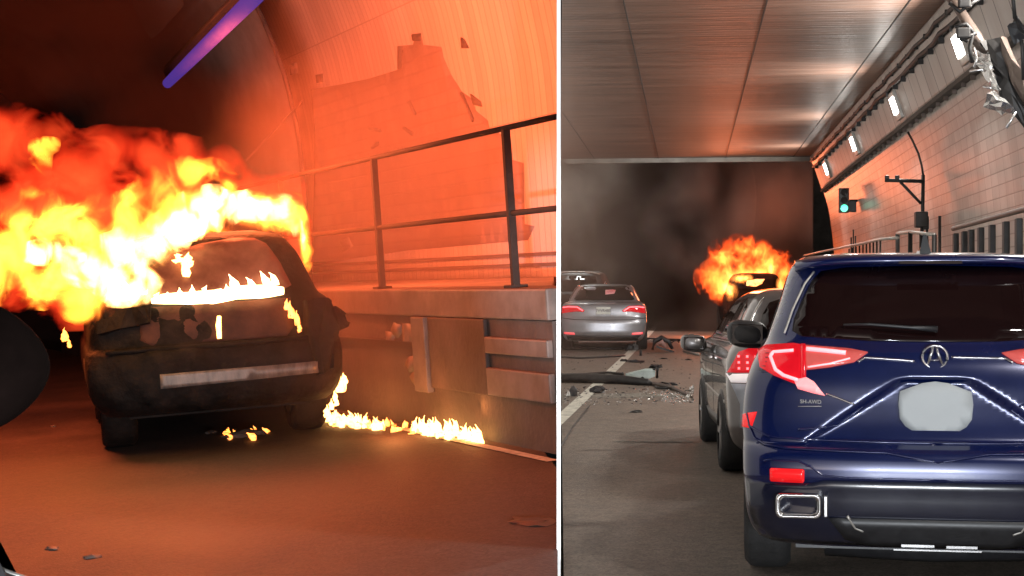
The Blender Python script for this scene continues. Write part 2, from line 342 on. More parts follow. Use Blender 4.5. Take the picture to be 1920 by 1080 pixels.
# ------------------------------------------------------------------ cars
class Car:
    """body = stack of plan rings; rows (z, y_rear, y_front, half width, rear corner depth)"""
    def __init__(s, rows, n=3.2, bf=.6, res=28, detail=None, sub=5):
        P = np.array(rows, float); T = np.linspace(0, len(P)-1, (len(P)-1)*sub+1)
        out = []
        for c in range(P.shape[1]):
            v = P[:, c]; d = np.gradient(v); sec = np.diff(v)
            for i in range(1, len(v)-1):                     # monotone tangents
                d[i] = 0 if sec[i-1]*sec[i] <= 0 else 2*sec[i-1]*sec[i]/(sec[i-1]+sec[i])
            i = np.clip(T.astype(int), 0, len(P)-2); f = T-i
            out.append((2*f**3-3*f**2+1)*v[i]+(f**3-2*f**2+f)*d[i]+(-2*f**3+3*f**2)*v[i+1]+(f**3-f**2)*d[i+1])
        s.A = np.array(out).T; s.n = n; s.bf = bf; s.res = res; s.detail = detail
    def at(s, z):
        return [np.interp(z, s.A[:, 0], s.A[:, k]) for k in range(5)]
    def ry(s, x, z):
        _, yr, yf, w, b = s.at(z); u = min(.9995, abs(x)/w)
        return yr+b*(1-(1-u**s.n)**(1/s.n))+(s.detail(x, z) if s.detail else 0)
    def rear(s, x, z, off):
        e = .01; y = s.ry(x, z); w = s.at(z)[3]
        gx = (s.ry(min(w*.999, x+e), z)-s.ry(max(-w*.999, x-e), z))/(2*e); gzz = (s.ry(x, z+e)-s.ry(x, z-e))/(2*e)
        nrm = Vector((max(-3, min(3, gx)), -1, gzz)).normalized()
        return Vector((x, y, z))+nrm*off
    def side(s, sg):
        def f(y, z, off):
            _, yr, yf, w, b = s.at(z); x = w
            if y < yr+b: x = w*(1-min(.9999, (yr+b-y)/b)**s.n)**(1/s.n)
            if y > yf-s.bf: x = w*(1-min(.9999, (y-yf+s.bf)/s.bf)**s.n)**(1/s.n)
            return Vector((sg*(x+off), y, z))
        return f
    def build(s, name, m, parent):
        rings = []; N = s.res; ex = 2/s.n
        for z, yr, yf, w, b in s.A:
            ring = []
            us = [math.sin(math.pi/2*k/N) for k in range(N+1)]
            half = []
            for k in range(N+1):                               # rear centre -> right side
                x = w*us[k]**1.0; y = yr+b*(1-max(0, 1-us[k]**s.n)**(1/s.n)); 
                if s.detail and k < N: y += s.detail(x, z)
                half.append((x, y))
            for k in range(1, 5): half.append((w, yr+b+(yf-s.bf-yr-b)*k/5))
            for k in range(N//2, -1, -1):
                u = math.sin(math.pi/2*k/(N//2)); half.append((w*u, yf-s.bf*(1-max(0, 1-u**s.n)**(1/s.n))))
            full = [(x, y, z) for x, y in half]+[(-x, y, z) for x, y in reversed(half[1:-1])]
            rings.append(full)
        L = len(rings[0]); vs = [v for r in rings for v in r]; fs = []
        for j in range(len(rings)-1):
            for k in range(L): fs.append((j*L+k, j*L+(k+1) % L, (j+1)*L+(k+1) % L, (j+1)*L+k))
        fs.append(tuple(range((len(rings)-1)*L, len(rings)*L))); fs.append(tuple(reversed(range(L))))
        return pyd(name, vs, fs, m, parent, smooth=True)
def wheel(parent, x, y, r=.34, wd=.24, charred=False, rimr=.24):
    o = empty('wheel', I4); o.parent = parent; o.location = (x, y, r); o.matrix_parent_inverse = I4
    sg = 1 if x > 0 else -1
    bm = bmesh.new(); prof = [(-wd/2, rimr), (-wd/2, r*.9), (-wd/2+.03, r*.985), (-wd/4, r), (wd/4, r), (wd/2-.03, r*.985), (wd/2, r*.9), (wd/2, rimr)]
    rings = []
    for k in range(36):
        a = 2*math.pi*k/36; rings.append([bm.verts.new((px, pr*math.cos(a), pr*math.sin(a))) for px, pr in prof])
    for k in range(36):
        A, B = rings[k], rings[(k+1) % 36]
        for i in range(len(prof)-1): bm.faces.new((A[i], A[i+1], B[i+1], B[i]))
    t = bmo('tyre', bm, M['char' if charred else 'tyre'], o, smooth=True)
    bm = bmesh.new()
    bmesh.ops.create_cone(bm, cap_ends=True, segments=24, radius1=rimr*1.01, radius2=rimr*1.01, depth=wd*.8, matrix=Matrix.Rotation(math.pi/2, 4, 'Y'))
    for k in range(5):
        a = 2*math.pi*k/5; box(bm, (sg*wd*.42, math.cos(a)*rimr*.55, math.sin(a)*rimr*.55), (.03, rimr*.95, .05), Matrix.Rotation(a, 3, 'X'))
    bmo('rim', bm, M['metal'] if charred else M['rim'], o)
    return o
def arch(car, parent, sg, y, r, m):
    f = car.side(sg)
    poly = [(y+r*math.cos(math.pi*k/16), .30+r*1.02*math.sin(math.pi*k/16)) for k in range(17)]
    cdt_patch('wheel_arch', poly, f, m, parent, off=.006, depth=.02, step=.07)
def mirror_(parent, sg, x, y, z, m, s=1.0):
    o = empty('door_mirror', I4); o.parent = parent; o.location = (x, y, z); o.matrix_parent_inverse = I4
    bm = bmesh.new(); bmesh.ops.create_uvsphere(bm, u_segments=20, v_segments=12, radius=1)
    for v in bm.verts:
        c = v.co; c.x = math.copysign(abs(c.x)**.7, c.x); c.z = math.copysign(abs(c.z)**.75, c.z)
        v.co = Vector((c.x*.125*s, c.y*.07, c.z*.085*s+c.x*sg*.01))
    bmo('housing', bm, m, o, smooth=True)
    mbox('mirror_glass', (0, -.052, 0), (.19*s, .012, .12*s), M['glass'], o, bev=.005)
    mtube('mirror_arm', [(-sg*.09, 0, -.05), (-sg*.17, .02, -.07), (-sg*.24, .03, -.09)], [.03, .028, .03], m, o)
    return o
def rline(name, car, pts, r, m, parent, off=.003, closed=False, sub=5):
    P = []
    for i in range(len(pts)-1):
        a, b = Vector(pts[i]), Vector(pts[i+1])
        for k in range(sub): P.append(a.lerp(b, k/sub))
    P.append(Vector(pts[-1]))
    return mtube(name, [car.rear(p.x, p.y, off) for p in P], r, m, parent, n=6, closed=closed)
# =================================================================== RIGHT BORE
PX = -.0805                                   # the added partition in the right bore's own frame: x = PX*y
def rl(y): return PX*y+.02
Yend = 33.2
# road: one sheet far past the smoke, with the gentle climb
ys = [7.0]+[8+i for i in range(0, 53)]
vs = []; fs = []
for j, y in enumerate(ys): vs += [(rl(y), y, gz(y)), (rl(y)*.5+1.6, y, gz(y)), (3.2, y, gz(y))]
for j in range(len(ys)-1): fs += [(3*j, 3*j+1, 3*j+4, 3*j+3), (3*j+1, 3*j+2, 3*j+5, 3*j+4)]
tag(pyd('road', vs, fs, M['road'], frm=MR), None, None, kind='structure')
tag(pyd('ground', [(-60, -20, -.5), (60, -20, -.5), (60, 150, -.5), (-60, 150, -.5)], [(0, 1, 2, 3)], M['concd']), None, None, kind='structure')
# the apron both roadways start from, below the picture
tag(pyd('pavement', [(-4, -6, -.006), (5, -6, -.006), (5, 7.6, -.006), (.235, 7.6, -.006), (-4, 7.6, -.32)], [(0, 1, 2, 3, 4)], M['road']), None, None, kind='structure')
# lane line (worn), following the photograph's slight bend
cl = [(1000, 832), (1071, 767), (1100, 740), (1160, 683), (1183, 660), (1217, 625), (1243, 597), (1263, 575)]
vs = []; fs = []
for i, (u, v) in enumerate(cl):
    p = hitg(u, v); vs += [(p.x-.085, p.y, gz(p.y)+.004), (p.x+.085, p.y, gz(p.y)+.004)]
    if i: fs.append((2*i-2, 2*i-1, 2*i+1, 2*i))
tag(pyd('lane_line', vs, fs, M['paint'], frm=MR), None, None, kind='structure')
# faint transverse light streak/joint in the asphalt and tar seams
def strip(name, pts, wd, m, z=.006, frm=MR, gzf=gz):
    vs = []; fs = []; N = len(pts)
    for i, p in enumerate(pts):
        a = pts[max(0, i-1)]; b = pts[min(N-1, i+1)]; d = Vector((b[0]-a[0], b[1]-a[1])).normalized(); n = Vector((-d.y, d.x))
        ww = wd[i] if isinstance(wd, list) else wd
        h = lambda q: gzf(q[1])+z
        q0 = (p[0]+n.x*ww/2, p[1]+n.y*ww/2); q1 = (p[0]-n.x*ww/2, p[1]-n.y*ww/2)
        vs += [(*q0, h(q0)), (*q1, h(q1))]
        if i: fs.append((2*i-2, 2*i-1, 2*i+1, 2*i))
    return pyd(name, vs, fs, m, frm=frm)
M['tar'] = mat('tar', (.02, .018, .017), .35, var=.2)
M['wet'] = mat('wet_asphalt', (.03, .027, .025), .14, var=.3, vs=5, bump=.15, bs=30, rvar=.08)
M['spall'] = mat('worn_asphalt', (.2, .18, .15), .8, var=.45, vs=14, bump=.6, bs=60)
def gpts(L): return [tuple(hitg(u, v))[:2] for u, v in L]
tag(strip('road_seam', gpts([(1052, 838), (1075, 800), (1105, 762)]), .02, M['tar']), None, None, kind='structure')
tag(strip('road_patch', gpts([(1150, 828), (1220, 829), (1300, 829)]), .09, M['spall']), None, None, kind='structure')
tag(strip('worn_patch', gpts([(1052, 742), (1130, 743), (1210, 741), (1285, 742)]), [.3, .75, .7, .2], M['spall'], z=.0035), None, None, kind='structure')
# white partition added between the two bores, also keeping their light apart
a = Vector((.0300, 1)); t0, t1 = 7.45, 70
c0 = (1047.6-960)/F; hw = 3.6/F
vs = []
for y, zz in ((t0, 3.2), (t1, 16)):
    for sx in (-1, 1):
        vs += [((c0+sx*hw)*y, y, -.4), ((c0+sx*hw)*y, y, zz)]
fs = [(0, 1, 3, 2), (4, 6, 7, 5), (0, 4, 5, 1), (2, 3, 7, 6), (1, 5, 7, 3), (0, 2, 6, 4)]
tag(pyd('added_partition', vs, fs, M['white']), 'white end of a thin partition added between the two tunnel tubes', 'wall')
# ceiling
def ceil_mat():
    m = mat('ceiling_panel', (.17, .10, .074), .42, .0, var=.4, vs=1.2, stretch=(.35, 3.0, 1), rvar=.1)
    n = m.node_tree; b = n.nodes['Principled BSDF']; tc = n.nodes.new('ShaderNodeTexCoord'); mp = n.nodes.new('ShaderNodeMapping')
    mp.inputs['Scale'].default_value = (.9, 14, 1); n.links.new(tc.outputs['Object'], mp.inputs[0])
    nz = n.nodes.new('ShaderNodeTexNoise'); nz.inputs['Scale'].default_value = 1.0; nz.inputs['Detail'].default_value = 5; n.links.new(mp.outputs[0], nz.inputs['Vector'])
    wv = n.nodes.new('ShaderNodeTexWave'); wv.bands_direction = 'Y'; wv.inputs['Scale'].default_value = 2.2; wv.inputs['Distortion'].default_value = 1.5
    n.links.new(tc.outputs['Object'], wv.inputs['Vector'])
    ad = n.nodes.new('ShaderNodeMath'); ad.operation = 'MULTIPLY_ADD'; ad.inputs[1].default_value = .12; n.links.new(wv.outputs['Fac'], ad.inputs[0]); n.links.new(nz.outputs['Fac'], ad.inputs[2])
    bp = n.nodes.new('ShaderNodeBump'); bp.inputs['Strength'].default_value = .55; bp.inputs['Distance'].default_value = .03
    n.links.new(ad.outputs[0], bp.inputs['Height']); n.links.new(bp.outputs[0], b.inputs['Normal']); return m
M['ceil'] = ceil_mat()
CX = 2.46; HC = 4.3
ce = empty('tunnel_ceiling', MR, (0, 8, HC), label='flat brown panelled ceiling of the right tunnel with thin lengthwise joints', cat='ceiling')
pyd('panelling', [(rl(7), -1, 0), (CX, -1, 0), (CX, Yend-8, 0), (rl(Yend), Yend-8, 0), (rl(7), -1, .5), (CX, -1, .5), (CX, Yend-8, .5), (rl(Yend), Yend-8, .5)],
    [(0, 1, 2, 3), (7, 6, 5, 4), (0, 4, 5, 1), (2, 6, 7, 3), (1, 5, 6, 2), (0, 3, 7, 4)], M['ceil'], ce)
for x in (-1.95, -.63, .75, 2.12):
    ya = max(-1, x/PX-8+.5) if x < 0 else -1
    mbox('joint', (x, (ya+Yend-8)/2, -.004), (.011, Yend-8-ya, .01), M['metal'], ce)
mbox('end_trim', ((rl(Yend)+CX)/2+.05, Yend-8+.05, -.02), (CX-rl(Yend)-.1, .09, .14), M['conc'], ce)
# dark upper chamber past the ceiling's end (full closure behind the smoke)
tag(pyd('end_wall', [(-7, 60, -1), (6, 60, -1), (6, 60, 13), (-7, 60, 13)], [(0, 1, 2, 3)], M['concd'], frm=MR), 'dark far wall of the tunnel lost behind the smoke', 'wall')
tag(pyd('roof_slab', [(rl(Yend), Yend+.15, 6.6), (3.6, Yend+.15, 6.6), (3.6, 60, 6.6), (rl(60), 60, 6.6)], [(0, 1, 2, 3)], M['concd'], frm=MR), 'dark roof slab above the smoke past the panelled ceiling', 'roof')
# tiled wall with the lamp cove above it
M['tileR'] = tile_mat('wall_tile', (.56, .52, .48), (.28, .23, .2), .34, .12, .006, rough=.3, dirt=.45, dcol=(.2, .15, .12), dscale=1.1)
M['cove'] = tile_mat('cove_paint', (.58, .53, .49), (.06, .045, .04), .52, 5, .012, rough=.45, dirt=.4, dcol=(.22, .15, .12))
wr = empty('tunnel_wall', MR, (0, 0, 0), label='beige tiled side wall of the right tunnel with a lamp cove on top', cat='wall')
extr('tiling', [(2.74, 3.56), (2.84, 3.2), (2.92, 2.6), (2.97, 2.0), (2.98, 1.2), (2.98, -.1)], 4, Yend, M['tileR'], wr, ny=10, side=1)
extr('upper_fascia', [(CX, HC), (2.50, 4.18), (2.54, 4.07)], 4, Yend, M['tileR'], wr, ny=6, side=1)
extr('lamp_cove', [(2.55, 4.06), (2.62, 3.85), (2.69, 3.64)], 4, Yend, M['cove'], wr, ny=30, side=1)
mbox('ledge', (2.72, (4+Yend)/2, 3.60), (.10, Yend-4, .05), M['concd'], wr)
for k in range(50):
    y = 6+k*.545
    mbox('ledge_bracket', (2.718, y, 3.552), (.045, .03, .045), M['rail'], wr)
# cable runs on the cove
for nm, x, z, r, lab in (('cable', 2.475, 4.185, .022, 'upper dark conduit running along the cove above the lamps'), ('cable', 2.52, 4.075, .028, 'lower dark conduit with clips just above the wall lamps')):
    o = empty(nm, MR, (x, 4, z), label=lab, cat='conduit')
    pts = [(.012*math.sin(i*1.7), i*.5, .012*math.sin(i*2.3+1)) for i in range(int((Yend-4)/.5)+1)]
    mtube('conduit', pts, r, M['metal'], o)
    for k in range(40):
        mbox('clip', (.01, .3+k*.72, -.035 if z < 4.1 else 0), (.06, .03, .09 if z < 4.1 else .05), M['metal'], o)
# wall lamps
M['lamp'] = emis('lamp_glow', (1, .97, .9), 22)
def lampfix(y, lab):
    o = empty('wall_lamp', MR, (2.598, y, 3.85), label=lab, cat='wall lamp', group='lit lamps in the cove of the right tunnel wall')
    ro = Matrix.Rotation(math.atan2(.07, .21), 3, 'Y').inverted()
    mbox('housing', (.0, 0, 0), (.05, .42, .36), M['galv'], o, bev=.01, rot=ro)
    mbox('diffuser', (-.03, 0, -.003), (.02, .32, .21), M['lamp'], o, bev=.006, rot=ro)
    ld = bpy.data.lights.new('lamp_light', 'AREA'); ld.shape = 'RECTANGLE'; ld.size = .3; ld.size_y = .28; ld.energy = 115; ld.color = (1, .95, .88)
    lo = bpy.data.objects.new('lamp_light', ld); C.objects.link(lo); lo.parent = o; lo.location = (-.09, 0, -.03)
    lo.rotation_euler = (0, R(62), 0)
for y, lab in ((5.6, 'lamp nearest the camera, before the first visible one'), (10.8, 'cove lamp above the dark fence and before the broken fixture'), (15.75, 'largest lit cove lamp, right beside the broken hanging fixture'), (20.6, 'second lit cove lamp from the top, above the curved cable'),
               (25.7, 'third lit cove lamp, above the green traffic light and its nearer side'), (30.7, 'smallest and farthest lit cove lamp at the end of the row')):
    lampfix(y, lab)
# walkway and its railing
tag(mbox('walkway', (2.74, (5+Yend)/2, .52), (.46, Yend-5, 1.04), M['conc'], frm=MR, bev=.02), None, None, kind='structure')
def P3(u, v, x): return hit(MR, u, v, 0, x)
XR_ = 2.56
# near fence of thick dark bars
f1 = empty('bar_fence', MR, (XR_, 13, 1.04), label='fence of thick dark upright bars on the walkway at the right edge', cat='fence')
yA = P3(1787, 415, XR_).y; zA = 2.10
mtube('top_rail', [(0, -5, zA-1.02), (0, yA-13, zA-1.04)], .022, M['rail'], f1)
mtube('bottom_rail', [(0, -5, .12), (0, yA-13, .12)], .02, M['metal'], f1)
for u in (1792, 1808, 1821, 1839, 1860, 1886, 1910, 1940, 1975, 2015):
    y = P3(u, 440, XR_).y
    mbox('bar', (0, y-13, .5), (.05, .085, 1.02), M['metal'], f1, bev=.008)
# middle gate-like frame
f2 = empty('walkway_railing', MR, (XR_, 17, 1.04), label='short bent pipe railing standing above the SUV roof antenna', cat='railing')
q = [P3(u, v, XR_) for u, v in ((1683, 438), (1707, 435), (1728, 438), (1752, 440))]
mtube('top_rail', [(p.x-XR_, p.y-17, p.z-1.04) for p in q], .02, M['galv'], f2)
for i, p in enumerate(q):
    mtube('post', [(0, p.y-17+(.1 if i % 2 else 0), 0), (0, p.y-17, p.z-1.04)], .026, M['metal'], f2)
# far orange-lit railing
f3 = empty('far_railing', MR, (2.4, 26, 1.04), label='long thin railing running back towards the fire, lit orange along its top', cat='railing')
q = [P3(u, v, 2.40) for u, v in ((1508, 479), (1540, 472), (1580, 464), (1620, 456), (1650, 449), (1684, 446))]
mtube('top_rail', [(0, p.y-26, p.z-1.04) for p in q], .018, M['galv'], f3)
mtube('post', [(0, q[0].y-26, 0), (0, q[0].y-26, q[0].z-1.04)], .03, M['galv'], f3)
for k in range(10):
    p = P3(1592+k*6.5, 452, 2.4); mtube('post', [(0, p.y-26, 0), (0, p.y-26, 1.12)], .013, M['metal'], f3, n=6)
for k in range(3):
    p = P3(1596+k*4, 440, 2.75)
    tag(mtube('marker_rod', [(2.75, p.y, 1.04), (2.75, p.y, 2.45+.12*(k == 1))], .012, M['metal'], frm=MR), ('leftmost of three thin dark rods against the far tiled wall', 'tallest, middle one of three thin rods against the far wall', 'rightmost of three thin dark rods against the far tiled wall')[k], 'rod', 'thin rods against the far tiled wall')
p = P3(1762, 405, 2.8)
tag(mtube('standing_pipe', [(2.8, p.y, 1.04), (2.8, p.y, p.z)], .017, M['metal'], frm=MR), 'single thin dark pipe standing left of the bar fence', 'pipe')
# traffic light
p = P3(1582, 376, 2.62)
tl = empty('traffic_light', MR, tuple(p), label='small green-lit traffic light fixed on the tiled wall', cat='traffic light')
mbox('housing', (0, 0, 0), (.17, .14, .42), M['black'], tl, bev=.015)
mbox('side_box', (.15, .05, -.10), (.13, .1, .19), M['black'], tl, bev=.01)
mtube('bracket', [(.1, .03, 0), (.3, .06, 0)], .02, M['metal'], tl)
M['green'] = emis('green_lens', (.08, 1, .6), 1.6)
bm = bmesh.new(); bmesh.ops.create_cone(bm, cap_ends=True, segments=24, radius1=.062, radius2=.062, depth=.03, matrix=Matrix.Translation((-.0, -.08, -.135)) @ Matrix.Rotation(math.pi/2, 4, 'X'))
bmo('green_lens', bm, M['green'], tl)
for z in (.135, 0):
    bm = bmesh.new(); bmesh.ops.create_cone(bm, cap_ends=True, segments=20, radius1=.055, radius2=.055, depth=.02, matrix=Matrix.Translation((0, -.075, z)) @ Matrix.Rotation(math.pi/2, 4, 'X'))
    bmo('dark_lens', bm, M['glass'], tl)
for z in (.135, 0, -.135):
    bm = bmesh.new(); pr = [(.07*math.cos(a), .07*math.sin(a)) for a in [math.pi*k/8 for k in range(9)]]
    g = [[bm.verts.new((x, y, z+zz)) for x, zz in pr] for y in (-.07, -.15)]
    for k in range(8): bm.faces.new((g[0][k], g[0][k+1], g[1][k+1], g[1][k]))
    o = bmo('visor', bm, M['black'], tl); md = o.modifiers.new('s', 'SOLIDIFY'); md.thickness = .006
# bracket arm, box and cable
Y0 = P3(1730, 345, 2.78).y; B = lambda u, v: hit(MR, u, v, 1, Y0)
ba = empty('bracket_arm', MR, tuple(B(1729, 470)), label='empty steel bracket arm with diagonal brace and junction box on the wall', cat='bracket')
o0 = B(1729, 470)
def T(name, L, r, m, par, org): return mtube(name, [tuple(Vector(p)-org) for p in L], r, m, par)
T('pole', [B(1731, 328), B(1730, 400), B(1727, 478)], .022, M['metal'], ba, o0)
T('arm', [B(1659, 338), B(1732, 340)], .022, M['metal'], ba, o0)
T('brace', [B(1688, 341), B(1727, 382)], .018, M['metal'], ba, o0)
for u in (1663, 1682):
    p = B(u, 333)-o0; mbox('clamp', tuple(p), (.05, .06, .05), M['metal'], ba, bev=.008)
p = B(1727, 412)-o0; mbox('junction_box', tuple(p), (.15, .14, .19), M['metal'], ba, bev=.015)
p = B(1736, 418)-o0; mbox('junction_box', tuple(p), (.06, .1, .16), M['black'], ba, bev=.01)
T('pole', [B(1738, 425), B(1740, 478)], .014, M['metal'], ba, o0)
cb = [(1702, 247), (1712, 266), (1722, 288), (1728, 310), (1731, 330)]
tag(mtube('hanging_cable', [tuple(B(u, v)) for u, v in cb], .013, M['metal'], frm=MR), 'dark cable curving down the wall from the cove to the bracket arm', 'cable')
# broken fixture
Yb = 11.2; Bx = lambda u, v, dy=0: hit(MR, u, v, 1, Yb+dy)
bf = empty('broken_gantry', MR, tuple(Bx(1840, 120)), label='wrecked dark hanging fixture with twisted bright metal, near the top corner', cat='fixture'); ob = Bx(1840, 120)
T('pole', [Bx(1770, -20, .5), Bx(1800, 20, .3), Bx(1830, 70), Bx(1848, 100)], [.03, .034, .045, .05], M['rail'], bf, ob)
def crump(name, poly, th, m, par, jit=.02, dy=0.0, nseg=3):
    """a bent sheet: polygon in the photo's plane at Yb with random buckling and thickness"""
    P = [Bx(u, v, dy)-ob for u, v in poly]; c = sum(P, Vector())/len(P); bm = bmesh.new()
    V = [bm.verts.new(p+Vector((0, random.uniform(-jit, jit)*2, 0))) for p in P]; cv = bm.verts.new(c+Vector((0, -jit*2, 0)))
    for i in range(len(V)): bm.faces.new((V[i], V[(i+1) % len(V)], cv))
    bmesh.ops.subdivide_edges(bm, edges=bm.edges[:], cuts=2, use_grid_fill=True)
    for v in bm.verts: v.co += Vector((random.uniform(-.3, .3), random.uniform(-1, 1), random.uniform(-.3, .3)))*jit*.5
    r = bmesh.ops.solidify(bm, geom=bm.faces[:], thickness=th)
    return bmo(name, bm, m, par)
crump('bent_panel', [(1838, 78), (1872, 72), (1884, 100), (1905, 160), (1935, 215), (1935, 262), (1905, 225), (1878, 185), (1858, 140), (1848, 110)], .02, M['metal'], bf, .03)
crump('bent_panel', [(1872, 74), (1882, 72), (1900, 120), (1935, 180), (1935, 215), (1900, 150)], .02, M['rail'], bf, .03, -.1)
M['shiny'] = mat('torn_aluminium', (.8, .8, .78), .25, .85, var=.1)
crump('torn_plate', [(1822, 96), (1838, 92), (1850, 110), (1858, 135), (1868, 160), (1872, 172), (1855, 165), (1845, 140), (1832, 118)], .006, M['shiny'], bf, .05, -.15)
crump('torn_plate', [(1846, 178), (1860, 172), (1895, 196), (1900, 210), (1880, 212), (1850, 196)], .006, M['shiny'], bf, .05, -.2)
for L in ([(1818, 134), (1842, 130), (1855, 150), (1872, 170)], [(1843, 162), (1876, 168)], [(1828, 120), (1850, 122), (1862, 132)], [(1905, 210), (1898, 222), (1887, 240)], [(1826, 90), (1832, 110), (1826, 126)]):
    T('torn_strip', [Bx(u, v, -.18) for u, v in L], .009, M['shiny'], bf, ob)
for L in ([(1790, 50), (1812, 45), (1825, 60), (1818, 90), (1823, 118)], [(1800, 75), (1830, 62)], [(1780, 5), (1800, 22), (1815, 10), (1840, -5)], [(1803, 8), (1822, 12)], [(1806, 55), (1802, 70), (1815, 78)]):
    T('loose_cable', [Bx(u, v, -.1) for u, v in L], .014, M['metal'], bf, ob)
for c, s_ in (((1806, 62), (.09, .06, .07)), ((1808, 6), (.08, .06, .06))):
    p = Bx(*c, -.12)-ob; mbox('lamp_bracket', tuple(p), s_, M['metal'], bf, bev=.01)
Yb = 9.8
bs_ = empty('hanging_bracket', MR, tuple(Bx(1900, 60)), label='small black angular bracket hanging at the very right edge', cat='bracket'); ob = Bx(1900, 60)
crump('panel', [(1887, 50), (1898, 45), (1902, 33), (1916, 60), (1918, 72), (1904, 80)], .03, M['black'], bs_, .01)
T('rod', [Bx(1912, 55), Bx(1917, 90), Bx(1919, 150)], .012, M['metal'], bs_, ob)
T('rod', [Bx(1903, 35), Bx(1896, -40)], .012, M['metal'], bs_, ob)
# =================================================================== VEHICLES (right)
def ss(x): x = max(0, min(1, x)); return x*x*(3-2*x)
def suv_detail(x, z):
    d = 0
    if .70 < z < 1.10:
        hwid = .20+(1.03-z)/.30*.45
        d += .035*ss((hwid-abs(x))/.045)*ss((1.06-z)/.03)*ss((z-.735)/.03)
    if .5 < z < .725: d -= .018*ss((z-.555)/.03)*ss((.725-z)/.05)
    d += .010*math.exp(-((z-.74)/.012)**2)
    return d
car = Car([(.24, .16, 4.35, .78, .30), (.27, .10, 4.45, .83, .30), (.33, .05, 4.5, .87, .30), (.42, .01, 4.55, .89, .30), (.54, 0, 4.6, .90, .30), (.62, 0, 4.6, .905, .30), (.705, .015, 4.6, .905, .30),
           (.745, .05, 4.6, .905, .30), (.82, .08, 4.6, .91, .31), (.92, .10, 4.58, .905, .32), (1.02, .115, 4.5, .89, .33), (1.10, .14, 4.4, .865, .34), (1.17, .185, 4.2, .83, .34), (1.22, .23, 3.55, .795, .33),
           (1.30, .29, 3.3, .765, .30), (1.40, .365, 3.1, .73, .28), (1.50, .44, 2.85, .70, .26), (1.58, .50, 2.6, .675, .26), (1.62, .55, 2.4, .645, .3), (1.65, .68, 2.2, .59, .35), (1.67, .95, 2.0, .46, .4)],
          n=3.4, res=44, detail=suv_detail, sub=8)
pc = hit(MR, 1759, 900, 1, 7.62)
suv = empty('blue_suv', MR, (pc.x, 7.62, 0), R(-3.2), 'dark blue SUV filling the right side, red tail lamps lit, blank hexagonal plate', 'SUV')
car.build('body', M['blue'], suv)
rp = car.rear
cdt_patch('rear_window', [(-.62, 1.245), (-.665, 1.27), (-.655, 1.33), (-.615, 1.42), (-.565, 1.52), (-.52, 1.565), (-.40, 1.583), (0, 1.592), (.40, 1.583), (.52, 1.565), (.565, 1.52), (.615, 1.42), (.655, 1.33), (.665, 1.27), (.62, 1.245), (.3, 1.225), (0, 1.22), (-.3, 1.225)],
          rp, M['glass'], suv, off=.005, step=.05)
# spoiler
bm = bmesh.new(); NX = 24; g = []
for i in range(NX+1):
    x = -.65+1.30*i/NX; e = (abs(x)/.65)**4; zt = 1.648-.03*e; yb = .40+.13*e
    g.append([bm.verts.new(v) for v in ((x, yb, zt-.045), (x, yb-.012, zt-.03), (x, yb+.01, zt-.008), (x, yb+.18, zt+.008), (x, yb+.45, zt+.012), (x, yb+.3, zt-.06))])
for i in range(NX):
    for k in range(6): bm.faces.new((g[i][k], g[i][(k+1) % 6], g[i+1][(k+1) % 6], g[i+1][k]))
bm.faces.new(g[0]); bm.faces.new(list(reversed(g[-1])))
bmo('spoiler', bm, M['blue'], suv, smooth=True)
mbox('brake_light_bar', (0, .385, 1.607), (.30, .02, .014), M['glass'], suv)
